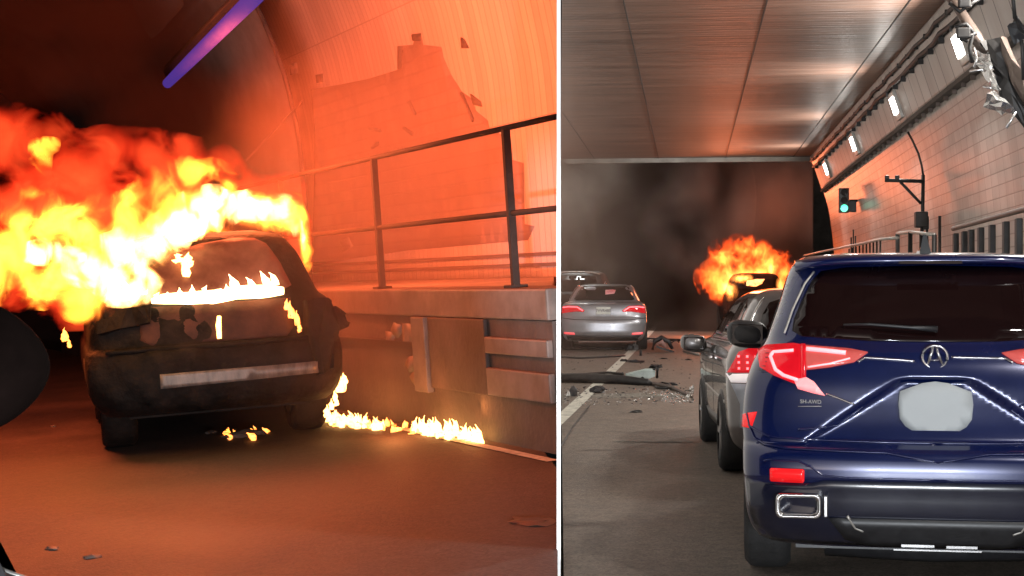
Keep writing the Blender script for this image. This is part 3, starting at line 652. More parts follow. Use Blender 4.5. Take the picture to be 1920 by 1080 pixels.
# antenna fin
bm = bmesh.new()
tube(bm, [(0, .80, 1.66), (0, .80, 1.675)], [.035, .03], 12); 
va = [bm.verts.new(v) for v in ((-.03, .66, 1.655), (.03, .66, 1.655), (.024, .90, 1.67), (-.024, .90, 1.67), (.008, .70, 1.755), (-.008, .70, 1.755), (.006, .82, 1.70), (-.006, .82, 1.70))]
for f in ((0, 1, 4, 5), (1, 2, 6, 4), (2, 3, 7, 6), (3, 0, 5, 7), (4, 6, 7, 5), (0, 3, 2, 1)): bm.faces.new([va[i] for i in f])
bmo('antenna', bm, M['chrome'], suv)
for sg in (-1, 1):
    L = lambda P: [(sg*x*.94, z+(.027 if z < .8 else 0)) for x, z in P]
    cdt_patch('tail_lamp', L([(.885, 1.165), (.84, 1.195), (.70, 1.207), (.655, 1.20), (.655, 1.045), (.61, 1.0), (.70, 1.02), (.80, 1.055), (.87, 1.09)]), rp, M['red'], suv, off=.010, step=.03)
    cdt_patch('inner_lamp', L([(.645, 1.20), (.42, 1.185), (.33, 1.17), (.40, 1.125), (.52, 1.10), (.645, 1.085)]), rp, M['lensw'], suv, off=.009, step=.03)
    rline('light_strip', car, L([(.70, 1.17), (.80, 1.16), (.815, 1.14), (.79, 1.08), (.75, 1.055), (.68, 1.035)]), .009, M['redled'], suv, off=.014)
    rline('light_strip', car, L([(.635, 1.178), (.55, 1.172), (.44, 1.162)]), .012, M['redled'], suv, off=.013)
    rline('light_strip', car, L([(.63, 1.095), (.52, 1.112), (.42, 1.137)]), .005, M['redled'], suv, off=.013)
    for q_ in range(5): rline('lens_rib', car, L([(.875-.02*q_, 1.075+.02*q_), (.84-.0*q_, 1.075+.02*q_)]), .002, M['black'], suv, off=.012)
    cdt_patch('lamp_divider', L([(.662, 1.20), (.640, 1.20), (.640, 1.05), (.662, 1.045)]), rp, M['red'], suv, off=.016, step=.03)
    cdt_patch('lower_spike', L([(.70, 1.035), (.64, 1.05), (.60, 1.03), (.545, .965), (.60, .975), (.68, .995)]), rp, M['redb'], suv, off=.013, step=.03)
    rline('chrome_trim', car, L([(.38, 1.125), (.345, 1.145), (.28, 1.142), (.16, 1.135), (.10, 1.13)] if sg < 0 else [(.38, 1.125), (.345, 1.145), (.16, 1.148), (.08, 1.15)]), .006, M['chrome'], suv, off=.004)
    rline('character_line', car, L([(.54, .975), (.48, .955), (.40, .925)]), .005, M['chrome'] if sg < 0 else M['blue'], suv, off=.002)  # chrome on the left crease paints in its bright highlight
    rline('character_line', car, L([(.68, .775), (.62, .782), (.55, .79), (.48, .825), (.43, .862), (.36, .915)]), .0055, M['blue'], suv, off=.003)
    rline('panel_edge', car, L([(.94, .87), (.925, .81), (.89, .765), (.82, .738), (.6, .727), (.3, .722), (0, .72)]), .0055, M['blue'], suv, off=.003, sub=8)
    rline('panel_edge', car, L([(.93, .79), (.90, .73), (.85, .70), (.75, .688), (.5, .682), (.25, .678), (0, .64)]), .005, M['blue'], suv, off=.004, sub=8)
    rline('panel_edge', car, L([(.85, .628), (.82, .635), (.68, .635), (.62, .61), (.56, .572), (.45, .563), (0, .56)]), .005, M['blue'], suv, off=.004, sub=8)
    cdt_patch('reflector', L([(.81, .598), (.655, .598), (.65, .592), (.65, .552), (.655, .546), (.81, .546), (.815, .552), (.815, .592)]), rp, M['reflect'], suv, off=.022, step=.04)
    # exhaust tip: a square chrome frame round a dark opening
    ex = bpy.data.objects.new('exhaust_tip', None); C.objects.link(ex); ex.parent = suv; ex.location = (sg*.640, .0, .455)
    bm = bmesh.new()
    def rr_(w_, h_, y, r=.025, k=4):
        pts = []
        for cx, cz, a0 in ((w_-r, h_-r, 0), (-w_+r, h_-r, 90), (-w_+r, -h_+r, 180), (w_-r, -h_+r, 270)):
            for i in range(k+1):
                a = R(a0+90*i/k); pts.append(bm.verts.new((cx+r*math.cos(a), y, cz+r*math.sin(a))))
        return pts
    A = [rr_(.098, .052, .2), rr_(.105, .058, -.03), rr_(.100, .053, -.038), rr_(.086, .040, -.03), rr_(.084, .038, .12)]
    for i in range(4):
        for k in range(len(A[0])): bm.faces.new((A[i][k], A[i][(k+1) % 20], A[i+1][(k+1) % 20], A[i+1][k]))
    bmo('chrome_ring', bm, M['chrome'], ex, smooth=True)
    mbox('opening', (0, .08, 0), (.165, .01, .075), M['black'], ex)
    mbox('side_fin', (-sg*.125, -.015, 0), (.018, .04, .10), M['chrome'], ex, bev=.004)
    rline('lower_trim', car, L([(.44, .385), (.40, .33), (.36, .315)]), .007, M['galv'], suv, off=.015)
lowf = [(-.885, .565), (-.80, .55), (-.58, .56), (-.52, .575), (.52, .575), (.58, .56), (.80, .55), (.885, .565), (.865, .40), (.825, .28), (.77, .262), (.30, .258), (-.30, .258), (-.77, .262), (-.825, .28), (-.865, .40)]
M['skirt'] = mat('lower_plastic', (.006, .007, .018), .22, coat=.6, var=.15, vs=8, rvar=.08)
cdt_patch('lower_bumper', [(x, z) for x, z in lowf], rp, M['skirt'], suv, off=.006, step=.05)
cdt_patch('diffuser', [(-.5, .40), (.5, .40), (.42, .30), (.30, .27), (-.30, .27), (-.42, .30)], rp, M['black'], suv, off=.02, step=.06)
mbox('skid_strip', (-.09, .03, .272), (.15, .012, .012), M['chrome'], suv); mbox('skid_strip', (.11, .03, .27), (.14, .012, .012), M['chrome'], suv)
mbox('skid_strip', (.0, .035, .252), (.40, .012, .007), M['chrome'], suv)
mtube('wiper', [rp(.02, 1.265, .03), rp(-.10, 1.27, .035), rp(-.30, 1.285, .035), rp(-.42, 1.29, .02)], [.016, .009, .007, .005], M['black'], suv)
# plate, blank and rounded
pl = [(-.165, .99), (-.06, 1.03), (0, 1.038), (.06, 1.03), (.165, .99), (.172, .93), (.165, .86), (.14, .825), (.06, .775), (0, .758), (-.06, .775), (-.14, .825), (-.165, .86), (-.172, .93)]
cdt_patch('number_plate', pl, lambda x, z, o: Vector((x, rp(0, .9, 0).y-.012-o+(z-.9)*.05, z)), M['plate'], suv, off=.004, step=.05)
# emblem: ring with an upright calliper shape
em = bpy.data.objects.new('emblem', None); C.objects.link(em); em.parent = suv; e0 = rp(0, 1.145, .014); em.location = e0
mtube('ring', [(.058*math.cos(2*math.pi*k/28), -.058*.12*math.sin(2*math.pi*k/28)*-1, .054*math.sin(2*math.pi*k/28)) for k in range(28)], .0065, M['chrome'], em, n=6, closed=True)
for sg in (-1, 1):
    mtube('bar', [(sg*.008, .006, .048), (sg*.014, .004, .02), (sg*.032, -.002, -.034)], [.007, .0075, .008], M['chrome'], em, n=6)
mtube('bar', [(-.022, 0, -.016), (.022, 0, -.016)], .0035, M['chrome'], em, n=6)
text('badge', 'SH-AWD', .026, M['galv'], suv, rp(-.58, .935, .006), (R(86), 0, R(-14)))
rline('badge_underline', car, [(-.64, .912), (-.53, .915)], .002, M['galv'], suv, off=.003)
for sg in (-1, 1):
    sd = car.side(sg)
    cdt_patch('side_window', [(.62, 1.235), (1.1, 1.225), (3.0, 1.215), (2.7, 1.38), (2.35, 1.54), (1.3, 1.56), (.85, 1.50)], sd, M['glass'], suv, off=.005, step=.12)
    rline('pillar_trim', car, [(sg*.70, 1.255), (sg*.66, 1.37), (sg*.60, 1.50), (sg*.555, 1.56)], .006, M['galv'], suv, off=.008, sub=8)
    arch(car, suv, sg, 1.0, .40, M['black']); arch(car, suv, sg, 3.75, .40, M['black'])
    for y in (1.0, 3.75): wheel(suv, sg*.79, y, .365, .24)
    cdt_patch('side_reflector', [(.20, .80), (.30, .80), (.30, .86), (.20, .88)], sd, M['reflect'], suv, off=.006, step=.05)
mirror_(suv, -1, -.93, 2.65, 1.20, M['black'], 1.05); mirror_(suv, 1, 1.045, 2.65, 1.18, M['black'], 1.05)
mbox('underbody', (0, 2.2, .27), (1.3, 3.8, .12), M['black'], suv)
mtube('exhaust_pipe', [(-.5, .5, .23), (0, .45, .22), (.5, .5, .23)], .09, M['black'], suv)
# ---- generic smaller cars
def lamps_set(car, o, sg, outer, inner=None, m=None, nm='tail_lamp'):
    cdt_patch(nm, [(sg*x, z) for x, z in outer], car.rear, m or M['red'], o, off=.008, step=.05)
# grey hatchback right ahead of the SUV
g = Car([(.22, .12, 4.2, .78, .3), (.30, .03, 4.3, .85, .3), (.45, 0, 4.35, .885, .3), (.60, 0, 4.35, .89, .3), (.75, .05, 4.33, .895, .3), (.90, .07, 4.28, .89, .32), (1.0, .10, 4.1, .865, .33), (1.06, .14, 3.5, .83, .33),
         (1.14, .20, 3.2, .79, .3), (1.25, .28, 3.0, .745, .28), (1.36, .36, 2.75, .69, .26), (1.44, .44, 2.5, .63, .26), (1.49, .60, 2.2, .54, .3), (1.51, .9, 1.9, .42, .35)], n=3.4, res=24)
gy = 12.55; gx = hit(MR, 1366, 800, 1, gy+.3).x+.89
go = empty('grey_hatchback', MR, (gx, gy, 0), R(3.0), 'grey hatchback ahead of the blue SUV with a white rear bumper corner', 'car')
g.build('body', M['grey'], go)
cdt_patch('rear_window', [(-.62, 1.10), (-.66, 1.13), (-.60, 1.30), (-.54, 1.39), (-.45, 1.42), (.45, 1.42), (.54, 1.39), (.60, 1.30), (.66, 1.13), (.62, 1.10)], g.rear, M['glass'], go, off=.005, step=.08)
cdt_patch('tail_lamp', [(-.885, .84), (-.80, 1.00), (-.72, 1.03), (-.52, 1.02), (-.50, .86), (-.60, .85)], g.rear, M['red'], go, off=.01, step=.05)
cdt_patch('clear_lamp', [(-.892, .83), (-.62, .842), (-.50, .85), (-.50, .77), (-.86, .765)], g.rear, mat('lit_clear_lens', (.8, .8, .8), .2, emit=(1, .85, .85), es=.5), go, off=.009, step=.05)
for i in range(5):
    for k in range(3):
        p = g.rear(-.80+i*.062-.0*k, .875+k*.045, .014); mbox('led', tuple(p), (.018, .008, .018), M['redled'], go)
lamps_set(g, go, 1, [(.885, .80), (.84, .97), (.72, 1.0), (.52, 1.0), (.50, .80)])
M['palegrey'] = mat('pale_bumper', (.42, .45, .52), .35, .2, var=.12, vs=3, coat=.5)
cdt_patch('rear_bumper', [(-.86, .755), (-.3, .755), (.3, .755), (.86, .755), (.885, .6), (.87, .42), (.6, .36), (-.6, .36), (-.80, .42), (-.80, .6)], g.rear, M['palegrey'], go, off=.010, step=.08)
for sg in (-1, 1):
    sd = g.side(sg)
    cdt_patch('side_window', [(.55, 1.09), (1.2, 1.075), (2.9, 1.065), (2.6, 1.22), (2.2, 1.40), (1.2, 1.43), (.75, 1.36)], sd, M['glass'], go, off=.005, step=.12)
    cdt_patch('window_trim', [(.50, 1.08), (2.95, 1.055), (2.95, 1.035), (.50, 1.055)], sd, M['chrome'], go, off=.008, step=.12)
    cdt_patch('sill', [(1.4, .40), (2.9, .40), (2.9, .30), (1.4, .30)], sd, M['black'], go, off=.01, step=.12)
    cdt_patch('crease', [(.5, .60), (2.9, .62), (2.9, .605), (.5, .58)], sd, M['galv'], go, off=.006, step=.12)
    for y in (1.9, 2.85): cdt_patch('door_gap', [(y, .42), (y+.012, .42), (y+.012, 1.04), (y, 1.04)], sd, M['black'], go, off=.002, step=.1)
    mbox('door_handle', tuple(sd(1.95, .90, .02)), (.03, .2, .03), M['chrome'], go, bev=.008)
    arch(g, go, sg, .85, .37, M['black']); arch(g, go, sg, 3.45, .37, M['black'])
    for y in (.85, 3.45): wheel(go, sg*.80, y, .33, .22)
rline('pillar_trim', g, [(-.735, 1.10), (-.70, 1.22), (-.64, 1.34), (-.585, 1.42)], .012, M['chrome'], go, off=.004, sub=8)
mirror_(go, -1, -1.02, 2.7, 1.0, M['grey'], 1.0); mirror_(go, 1, 1.0, 2.7, 1.06, M['grey'], 1.0)
# silver sedan in the left lane
s_ = Car([(.20, .15, 4.6, .78, .3), (.28, .05, 4.7, .86, .32), (.42, 0, 4.75, .905, .34), (.58, 0, 4.75, .92, .35), (.68, .03, 4.73, .925, .36), (.74, .06, 4.7, .925, .36), (.90, .08, 4.6, .915, .36), (.99, .12, 4.5, .88, .36), (1.03, .30, 4.2, .84, .36),
          (1.06, .62, 3.5, .79, .35), (1.14, .74, 3.25, .74, .34), (1.24, .92, 3.0, .69, .33), (1.34, 1.12, 2.8, .63, .32), (1.41, 1.35, 2.6, .56, .32), (1.445, 1.6, 2.3, .45, .35)], n=3, res=24)
sx = hit(MR, 1131, 600, 1, 34.3).x
so = empty('silver_sedan', MR, (sx, 34.3, gz(34.8)), R(1.5), 'silver sedan in the left lane with lit red tail lamps and a white plate', 'car')
s_.build('body', M['silver'], so)
cdt_patch('rear_window', [(-.60, 1.08), (-.66, 1.10), (-.60, 1.24), (-.53, 1.36), (-.47, 1.395), (.47, 1.395), (.53, 1.36), (.60, 1.24), (.66, 1.10), (.60, 1.08)], s_.rear, M['glass'], so, off=.006, step=.08)
cdt_patch('brake_light', [(.02, 1.20), (.22, 1.22), (.25, 1.30), (.18, 1.31), (.02, 1.30)], s_.rear, emis('window_brake_glow', (.9, .03, .05), .35), so, off=.01, step=.06)
for sg in (-1, 1):
    L = lambda P: [(sg*x, z) for x, z in P]
    cdt_patch('tail_lamp', L([(.90, .80), (.875, .93), (.80, .965), (.55, .955), (.40, .86), (.42, .835), (.60, .84)]), s_.rear, M['red'], so, off=.012, step=.05)
    rline('light_strip', s_, L([(.86, .92), (.75, .935), (.56, .93), (.44, .855)]), .013, M['redled'], so, off=.02)
    cdt_patch('reflector', L([(.84, .40), (.62, .385), (.61, .345), (.84, .36)]), s_.rear, M['redb'], so, off=.012, step=.05)
    cdt_patch('side_window', [(1.2, 1.07), (2.0, 1.065), (3.1, 1.06), (2.85, 1.2), (2.5, 1.36), (1.8, 1.38), (1.4, 1.30)], s_.side(sg), M['glass'], so, off=.005, step=.12)
    rline('pillar_trim', s_, L([(.76, 1.10), (.71, 1.22), (.65, 1.34), (.58, 1.41)]), .014, M['chrome'], so, off=.004, sub=8)
    arch(s_, so, sg, 1.0, .37, M['black']); arch(s_, so, sg, 3.75, .37, M['black'])
    for y in (1.0, 3.75): wheel(so, sg*.82, y, .33, .24)
cdt_patch('number_plate', [(-.155, .78), (.155, .78), (.155, .94), (-.155, .94)], lambda x, z, o: Vector((x, s_.rear(0, z, 0).y-.01-o, z)), M['platew'], so, off=.006, step=.05)
text('plate_text', '7VVR480', .085, M['ink'], so, (0, s_.rear(0, .86, 0).y-.024, .858), (R(90), 0, 0), ext=.001)
cdt_patch('lower_bumper', [(-.80, .33), (.80, .33), (.82, .24), (.75, .22), (-.75, .22), (-.82, .24)], s_.rear, M['black'], so, off=.006, step=.1)
rline('panel_edge', s_, [(-.90, .70), (-.6, .665), (0, .655), (.6, .665), (.90, .70)], .008, M['metal'], so, off=.002)
tag_m = text('badge', 'o', .06, M['chrome'], so, (0, s_.rear(0, .985, 0).y-.01, .985), (R(80), 0, 0))
bm = bmesh.new(); tube(bm, [(-.1*0, 1.7, 1.44), (0, 1.72, 1.50), (0, 1.78, 1.45)], [.03, .008, .03], 8); bmo('antenna', bm, M['chrome'], so)
# dark SUV in front of the sedan, mostly hidden
d_ = Car([(.25, .1, 4.5, .85, .3), (.5, 0, 4.6, .92, .3), (.9, .05, 4.6, .93, .3), (1.1, .1, 4.4, .90, .32), (1.2, .18, 3.6, .86, .32), (1.5, .35, 3.0, .76, .3), (1.68, .5, 2.6, .68, .3), (1.74, .8, 2.2, .55, .3)], n=3.4, res=16)
dx = hit(MR, 1098, 500, 1, 42).x
do = empty('dark_suv', MR, (dx-.25, 41.5, gz(42)), 0, 'dark SUV almost swallowed by smoke ahead of the silver sedan', 'SUV')
d_.build('body', M['metal'], do)
cdt_patch('rear_window', [(-.6, 1.2), (.6, 1.2), (.52, 1.6), (-.52, 1.6)], d_.rear, M['glass'], do, off=.006, step=.15)
mtube('roof_rail', [(-.62, 1.0, 1.73), (-.62, 2.2, 1.76)], .02, M['galv'], do)
mtube('roof_edge', [d_.rear(x, 1.69-.05*(abs(x)/.6)**3, .02) for x in [-.62+.062*k for k in range(21)]], .015, M['galv'], do)
for sg in (-1, 1):
    cdt_patch('tail_lamp', [(sg*.9, 1.0), (sg*.7, 1.02), (sg*.72, 1.25), (sg*.84, 1.2)], d_.rear, M['red'], do, off=.01, step=.1)
    for y in (.95, 3.7): wheel(do, sg*.8, y, .36, .24)
# burning car far ahead
M['char'] = mat('charred_metal', (.016, .010, .008), .75, .1, var=.7, vs=4, bump=1.0, bs=14, spec=.2)
BT = [(.34, .10, 4.2, .84, .3), (.45, .02, 4.3, .90, .3), (.62, 0, 4.35, .93, .3), (.80, .03, 4.35, .935, .3), (.95, .06, 4.3, .93, .3), (1.08, .10, 4.2, .90, .32), (1.14, .15, 3.5, .86, .32),
      (1.30, .24, 3.2, .80, .3), (1.45, .34, 2.9, .74, .28), (1.58, .44, 2.6, .67, .26), (1.65, .60, 2.3, .58, .3), (1.68, .9, 2.0, .42, .35)]
BT = [(r[0], r[1], r[2], r[3]*.88, r[4]) for r in BT]
b_ = Car(BT, n=3.4, res=20)
bx = hit(MR, 1422, 560, 1, 43).x
bo = empty('burning_car', MR, (bx, 43, gz(43.5)), R(3), 'burning dark car far ahead under a ball of orange flames', 'car')
b_.build('body', M['char'], bo)
M['ember'] = emis('ember_glow', (1, .30, .08), 3.0, .95, 9)
cdt_patch('rear_window', [(-.55, 1.22), (.55, 1.22), (.46, 1.55), (-.46, 1.55)], b_.rear, M['char'], bo, off=.006, step=.1)
cdt_patch('burning_window', [(-.30, 1.33), (-.05, 1.30), (.12, 1.38), (.20, 1.50), (-.02, 1.50), (-.28, 1.45)], b_.rear, M['ember'], bo, off=.02, step=.08)
for sg in (-1, 1):
    for y in (.95, 3.6): wheel(bo, sg*.72, y, .36, .24, True)
# =================================================================== DEBRIS (right)
def gp(u, v, up=0): p = hitg(u, v); p.z = gz(p.y)+up; return p
def lump(name, c, s, m, rz=0, lab=None, cat='debris', n=2, jit=.35, group=None, frm=MR, seed=0):
    rnd = random.Random(seed); bm = bmesh.new(); bmesh.ops.create_icosphere(bm, subdivisions=n, radius=1)
    for v in bm.verts:
        k = 1+rnd.uniform(-jit, jit); v.co = Vector((v.co.x*s[0]*k, v.co.y*s[1]*k, max(v.co.z, -.25)*s[2]*k))
    o = bmo(name, bm, m); o.matrix_world = frm @ Matrix.Translation((c[0], c[1], c[2]+.25*s[2])) @ Matrix.Rotation(rz, 4, 'Z')
    return tag(o, lab, cat, group)
M['bumperw'] = mat('pale_bumper_plastic', (.78, .92, .88), .35, var=.12, vs=5)
# bumper fragment: a bent shell standing on the road
fy = hitg(1200, 714).y-.1; H = lambda u, v, dy=0: hit(MR, u, v, 1, fy+dy)
fb = empty('bumper_fragment', MR, tuple(H(1200, 714)), label='pale green-white torn bumper piece lying on the road by the lane line', cat='car part'); of = H(1200, 714)
bm = bmesh.new(); up = [(1173, 700), (1185, 697), (1198, 694), (1210, 691), (1222, 691), (1230, 696)]; lo = [(1174, 714), (1184, 717), (1192, 712), (1205, 709), (1218, 710), (1228, 706)]
g0 = []
for i in range(6):
    a_ = H(*up[i], .10)-of; b_v = H(*lo[i], -.12+.03*(i % 2))-of; mid = (a_+b_v)/2+Vector((0, -.09, .05)); g0.append([bm.verts.new(a_), bm.verts.new(mid), bm.verts.new(b_v)])
for i in range(5):
    for k in range(2): bm.faces.new((g0[i][k], g0[i][k+1], g0[i+1][k+1], g0[i+1][k]))
bmesh.ops.solidify(bm, geom=bm.faces[:], thickness=.02); bmo('shell', bm, M['bumperw'], fb)
mtube('torn_bracket', [H(1226, 693)-of, H(1233, 690, -.1)-of, H(1232, 708)-of], .022, M['black'], fb)
mtube('torn_bracket', [H(1190, 716)-of, H(1205, 711, -.1)-of, H(1216, 716)-of], .04, M['black'], fb)
def hose(name, L, r, m, lab, cat, up=None):
    return tag(mtube(name, [tuple(gp(u, v, r if not isinstance(r, list) else r[i])) for i, (u, v) in enumerate(L)], r, m, frm=MR), lab, cat)
hose('bumper_beam', [(1045, 717), (1100, 718), (1160, 720), (1215, 723), (1222, 723)], [.07, .075, .07, .05, .02], M['metal'], 'long dark bumper beam lying across the left lane line', 'car part')
hose('trim_strip', [(1045, 707), (1090, 705), (1140, 701), (1168, 704)], .022, M['metal'], 'thin dark trim strip behind the long beam, ending at the pale bumper piece', 'car part')
hose('bent_strip', [(1222, 722), (1240, 727), (1262, 731), (1285, 741), (1298, 746)], [.03, .035, .03, .02, .015], M['rail'], 'thin bent strip reaching from the long beam towards the grey hatchback', 'car part')
hose('hoop', [(1228, 724), (1240, 720), (1254, 722), (1258, 726), (1250, 730), (1236, 730), (1229, 727)], .018, M['metal'], 'small dark oval hoop of hose beside the bent strip', 'car part')
hose('pipe', [(1052, 652), (1090, 654), (1140, 656), (1170, 655)], .03, M['black'], 'thin black pipe lying on the road under the silver sedan bumper', 'debris')
hose('cable_strip', [(1050, 671), (1090, 673), (1130, 671), (1172, 669)], .018, M['black'], 'thin black cable strip across the lane just behind the silver sedan', 'debris')
hose('long_bar', [(1214, 637), (1240, 639), (1290, 640)], .03, M['black'], 'black bar on the road in front of the bright orange fire glow', 'debris')
hose('strip', [(1282, 660), (1310, 667)], .025, M['galv'], 'pinkish metal strip under the grey hatchback mirror', 'debris')
# torn assembly (wheel-arch liner like) in the middle of the lane
tp = gp(1243, 660); ta = empty('torn_part', MR, tuple(tp), label='torn black and pink curled car part upright in the middle of the lane', cat='car part')
mtube('curl', [(-.22, 0, .05), (-.18, .05, .22), (-.03, .05, .30), (.12, 0, .22), (.2, 0, .06)], [.03, .05, .06, .05, .03], M['black'], ta)
mtube('curl', [(-.12, -.05, .16), (-.02, -.06, .22), (.06, -.05, .1)], [.03, .05, .03], mat('pink_plastic', (.5, .28, .25), .4), ta)
mbox('plate', (.05, .05, .06), (.4, .2, .05), M['black'], ta, rot=Matrix.Rotation(.3, 3, 'Y'))
mtube('wire', [(.15, 0, .18), (.28, 0, .26), (.34, .02, .2)], .012, M['black'], ta)
bits = [(1183, 657, .22, .12, 'black', 'black chunk on the lane line right behind the silver sedan'), (1192, 652, .12, .1, 'galv', 'small pale chunk next to the sedan rear wheel'),
        (1201, 667, .05, .10, 'black', 'small dark upright shard right of the lane line'), (1193, 679, .28, .04, 'black', 'flat dark shard above the pale bumper piece'), (1170, 678, .10, .04, 'black', 'small dark flake on the lane line left of a flat shard'),
        (1121, 736, .16, .07, 'black', 'dark chunk on the white lane line below the beam'), (1076, 743, .10, .1, 'black', 'dark crumb at the road edge left of the lane line'), (1066, 744, .06, .07, 'shiny', 'bright crumb at the far left of the road'),
        (1228, 690, .18, .05, 'black', 'dark flat scrap right above the pale bumper piece'), (1244, 673, .12, .02, 'black', 'thin dark scrap under the torn curled part'), (1290, 675, .12, .02, 'black', 'small dark scrap beneath the hatchback mirror'),
        (1297, 733, .07, .06, 'shiny', 'bright glass crumb beside the grey hatchback'), (1290, 746, .05, .04, 'shiny', 'bright glass crumb at the end of the bent strip'), (1262, 722, .12, .03, 'black', 'flat dark scrap right of the oval hoop'),
        (1192, 773, .13, .02, 'tar', 'dark flat stain-like flake alone in the near lane'), (1220, 641, .14, .05, 'galv', 'pale flat piece at the left end of the black bar')]
for i, (u, v, sx_, sz_, mm, lab) in enumerate(bits):
    lump('debris_chunk', gp(u, v), (sx_*.5*1.3, sx_*.5, sz_), M[mm], i*.7, lab, 'debris', n=2, seed=i)
def scatter(name, rects, n, m, lab, s0, s1):
    rnd = random.Random(5); bm = bmesh.new()
    for k in range(n):
        u0, v0, u1, v1 = rnd.choice(rects); p = gp(rnd.uniform(u0, u1), rnd.uniform(v0, v1)); s = rnd.uniform(s0, s1)
        r = bmesh.ops.create_icosphere(bm, subdivisions=1, radius=1)
        bmesh.ops.transform(bm, matrix=Matrix.Translation((p.x, p.y, gz(p.y)+s*.3)) @ Matrix.Rotation(rnd.uniform(0, 3), 4, 'Z') @ Matrix.Diagonal((s*rnd.uniform(.6, 1.6), s, s*rnd.uniform(.3, .7), 1)), verts=r['verts'])
    return tag(bmo(name, bm, m, frm=MR), lab, 'debris', kind='stuff')
scatter('glass_crumbs', [(1055, 730, 1300, 760), (1240, 735, 1300, 755)], 420, M['shiny'], 'bright broken glass crumbs scattered over the road', .004, .016)
scatter('plastic_crumbs', [(1055, 655, 1300, 760), (1055, 725, 1300, 755)], 320, M['black'], 'tiny dark plastic crumbs scattered over the road', .004, .018)
# =================================================================== FIRE + SMOKE (right)
def hull(name, frm, blobs, m, voxel=.06, disp=.0, dscale=.5, parent=None, sub=2):
    """closed shape grown from overlapping blobs (local x, y, z, rx, ry, rz)"""
    bm = bmesh.new()
    for b in blobs:
        r = bmesh.ops.create_icosphere(bm, subdivisions=sub, radius=1)
        bmesh.ops.transform(bm, matrix=Matrix.Translation(b[:3]) @ Matrix.Diagonal((*b[3:6], 1)), verts=r['verts'])
    me = bpy.data.meshes.new(name); bm.to_mesh(me); bm.free()
    tmp = bpy.data.objects.new('tmp', me); C.objects.link(tmp)
    md = tmp.modifiers.new('r', 'REMESH'); md.mode = 'VOXEL'; md.voxel_size = voxel
    if disp:
        tx = bpy.data.textures.new('billow', 'CLOUDS'); tx.noise_scale = dscale; tx.noise_depth = 3
        dm = tmp.modifiers.new('d', 'DISPLACE'); dm.texture = tx; dm.strength = disp; dm.mid_level = .5
    dg = bpy.context.evaluated_depsgraph_get(); dg.update()
    out = bpy.data.meshes.new_from_object(tmp.evaluated_get(dg)); bpy.data.objects.remove(tmp)
    out.name = name; out.materials.clear()
    return link(name, out, m, parent, frm, True)
def blobs_at(frm, Y, L, thick=1.0):
    """photo-measured blobs (u, v, radius u, radius v, dy) standing at distance Y"""
    out = []
    for t in L:
        u, v, ru, rv = t[:4]; dy = t[4] if len(t) > 4 else 0
        p = hit(frm, u, v, 1, Y+dy); s = (frm @ p).y/F
        out.append((p.x, p.y, p.z, ru*s, max(ru, rv)*s*thick, rv*s))
    return out
fr = empty('car_fire', MR, (bx, 43.5, 1.5), label='ball of orange and yellow flames rising from the far burning car', cat='fire')
Lf = [(1345, 520, 40, 40), (1358, 483, 34, 32), (1390, 468, 38, 28), (1425, 472, 30, 24), (1450, 490, 34, 28), (1468, 510, 24, 28), (1480, 535, 22, 22), (1390, 510, 40, 38), (1350, 548, 26, 24), (1425, 510, 36, 30), (1500, 548, 16, 12), (1370, 556, 26, 16)]
MRi = Matrix.Translation((bx, 43.5, 1.5)).inverted()
def loc(L): return [(b[0]-bx, b[1]-43.5, b[2]-1.5, b[3], b[4], b[5]) for b in L]
bR = loc(blobs_at(MR, 44.6, Lf, .8))
bC = loc(blobs_at(MR, 44.8, [(1362, 538, 22, 28), (1372, 520, 26, 20), (1400, 518, 30, 17), (1444, 502, 18, 22), (1425, 514, 26, 13), (1397, 470, 10, 8), (1368, 545, 16, 18, -2.4), (1392, 522, 22, 10, -2.2), (1464, 535, 10, 18, -2.0)], .7))
M['fireR'] = fire_vol('fire_far', bR, scale=3.8, amp=3.2, gain=1.0, hi=26, power=1.9, edge=.08, lo=.6, absorb=1.3, warp=.9, detail=6, colA=(1, .05, .006), colB=(1, .22, .03), cmid=.6)
M['fireRc'] = fire_vol('fire_far_core', bC, scale=4.5, amp=2.4, gain=1.2, hi=26, power=1.5, lo=.3, absorb=.2, warp=.8, detail=5, colA=(1, .2, .02), colB=(1, .45, .10))
hull('flames', I4, grow(bR, 1.22), M['fireR'], .09, .15, .35, parent=fr)
hull('flame_core', I4, grow(bC, 1.2), M['fireRc'], .07, .08, .25, parent=fr)
def fire_light(par, locs, e, col, rad, name='fire_light'):
    for l in locs:
        ld = bpy.data.lights.new(name, 'POINT'); ld.energy = e; ld.color = col; ld.shadow_soft_size = rad
        o = bpy.data.objects.new(name, ld); C.objects.link(o); o.parent = par; o.location = l
fire_light(fr, [(-.8, -2.2, 2.2)], 240, (1, .22, .09), .6)
fire_light(fr, [(-1.7, -1.0, -.5)], 70, (1, .24, .09), .3)
fire_light(fr, [(.2, 1.6, 2.7)], 150, (1, .20, .08), .7)
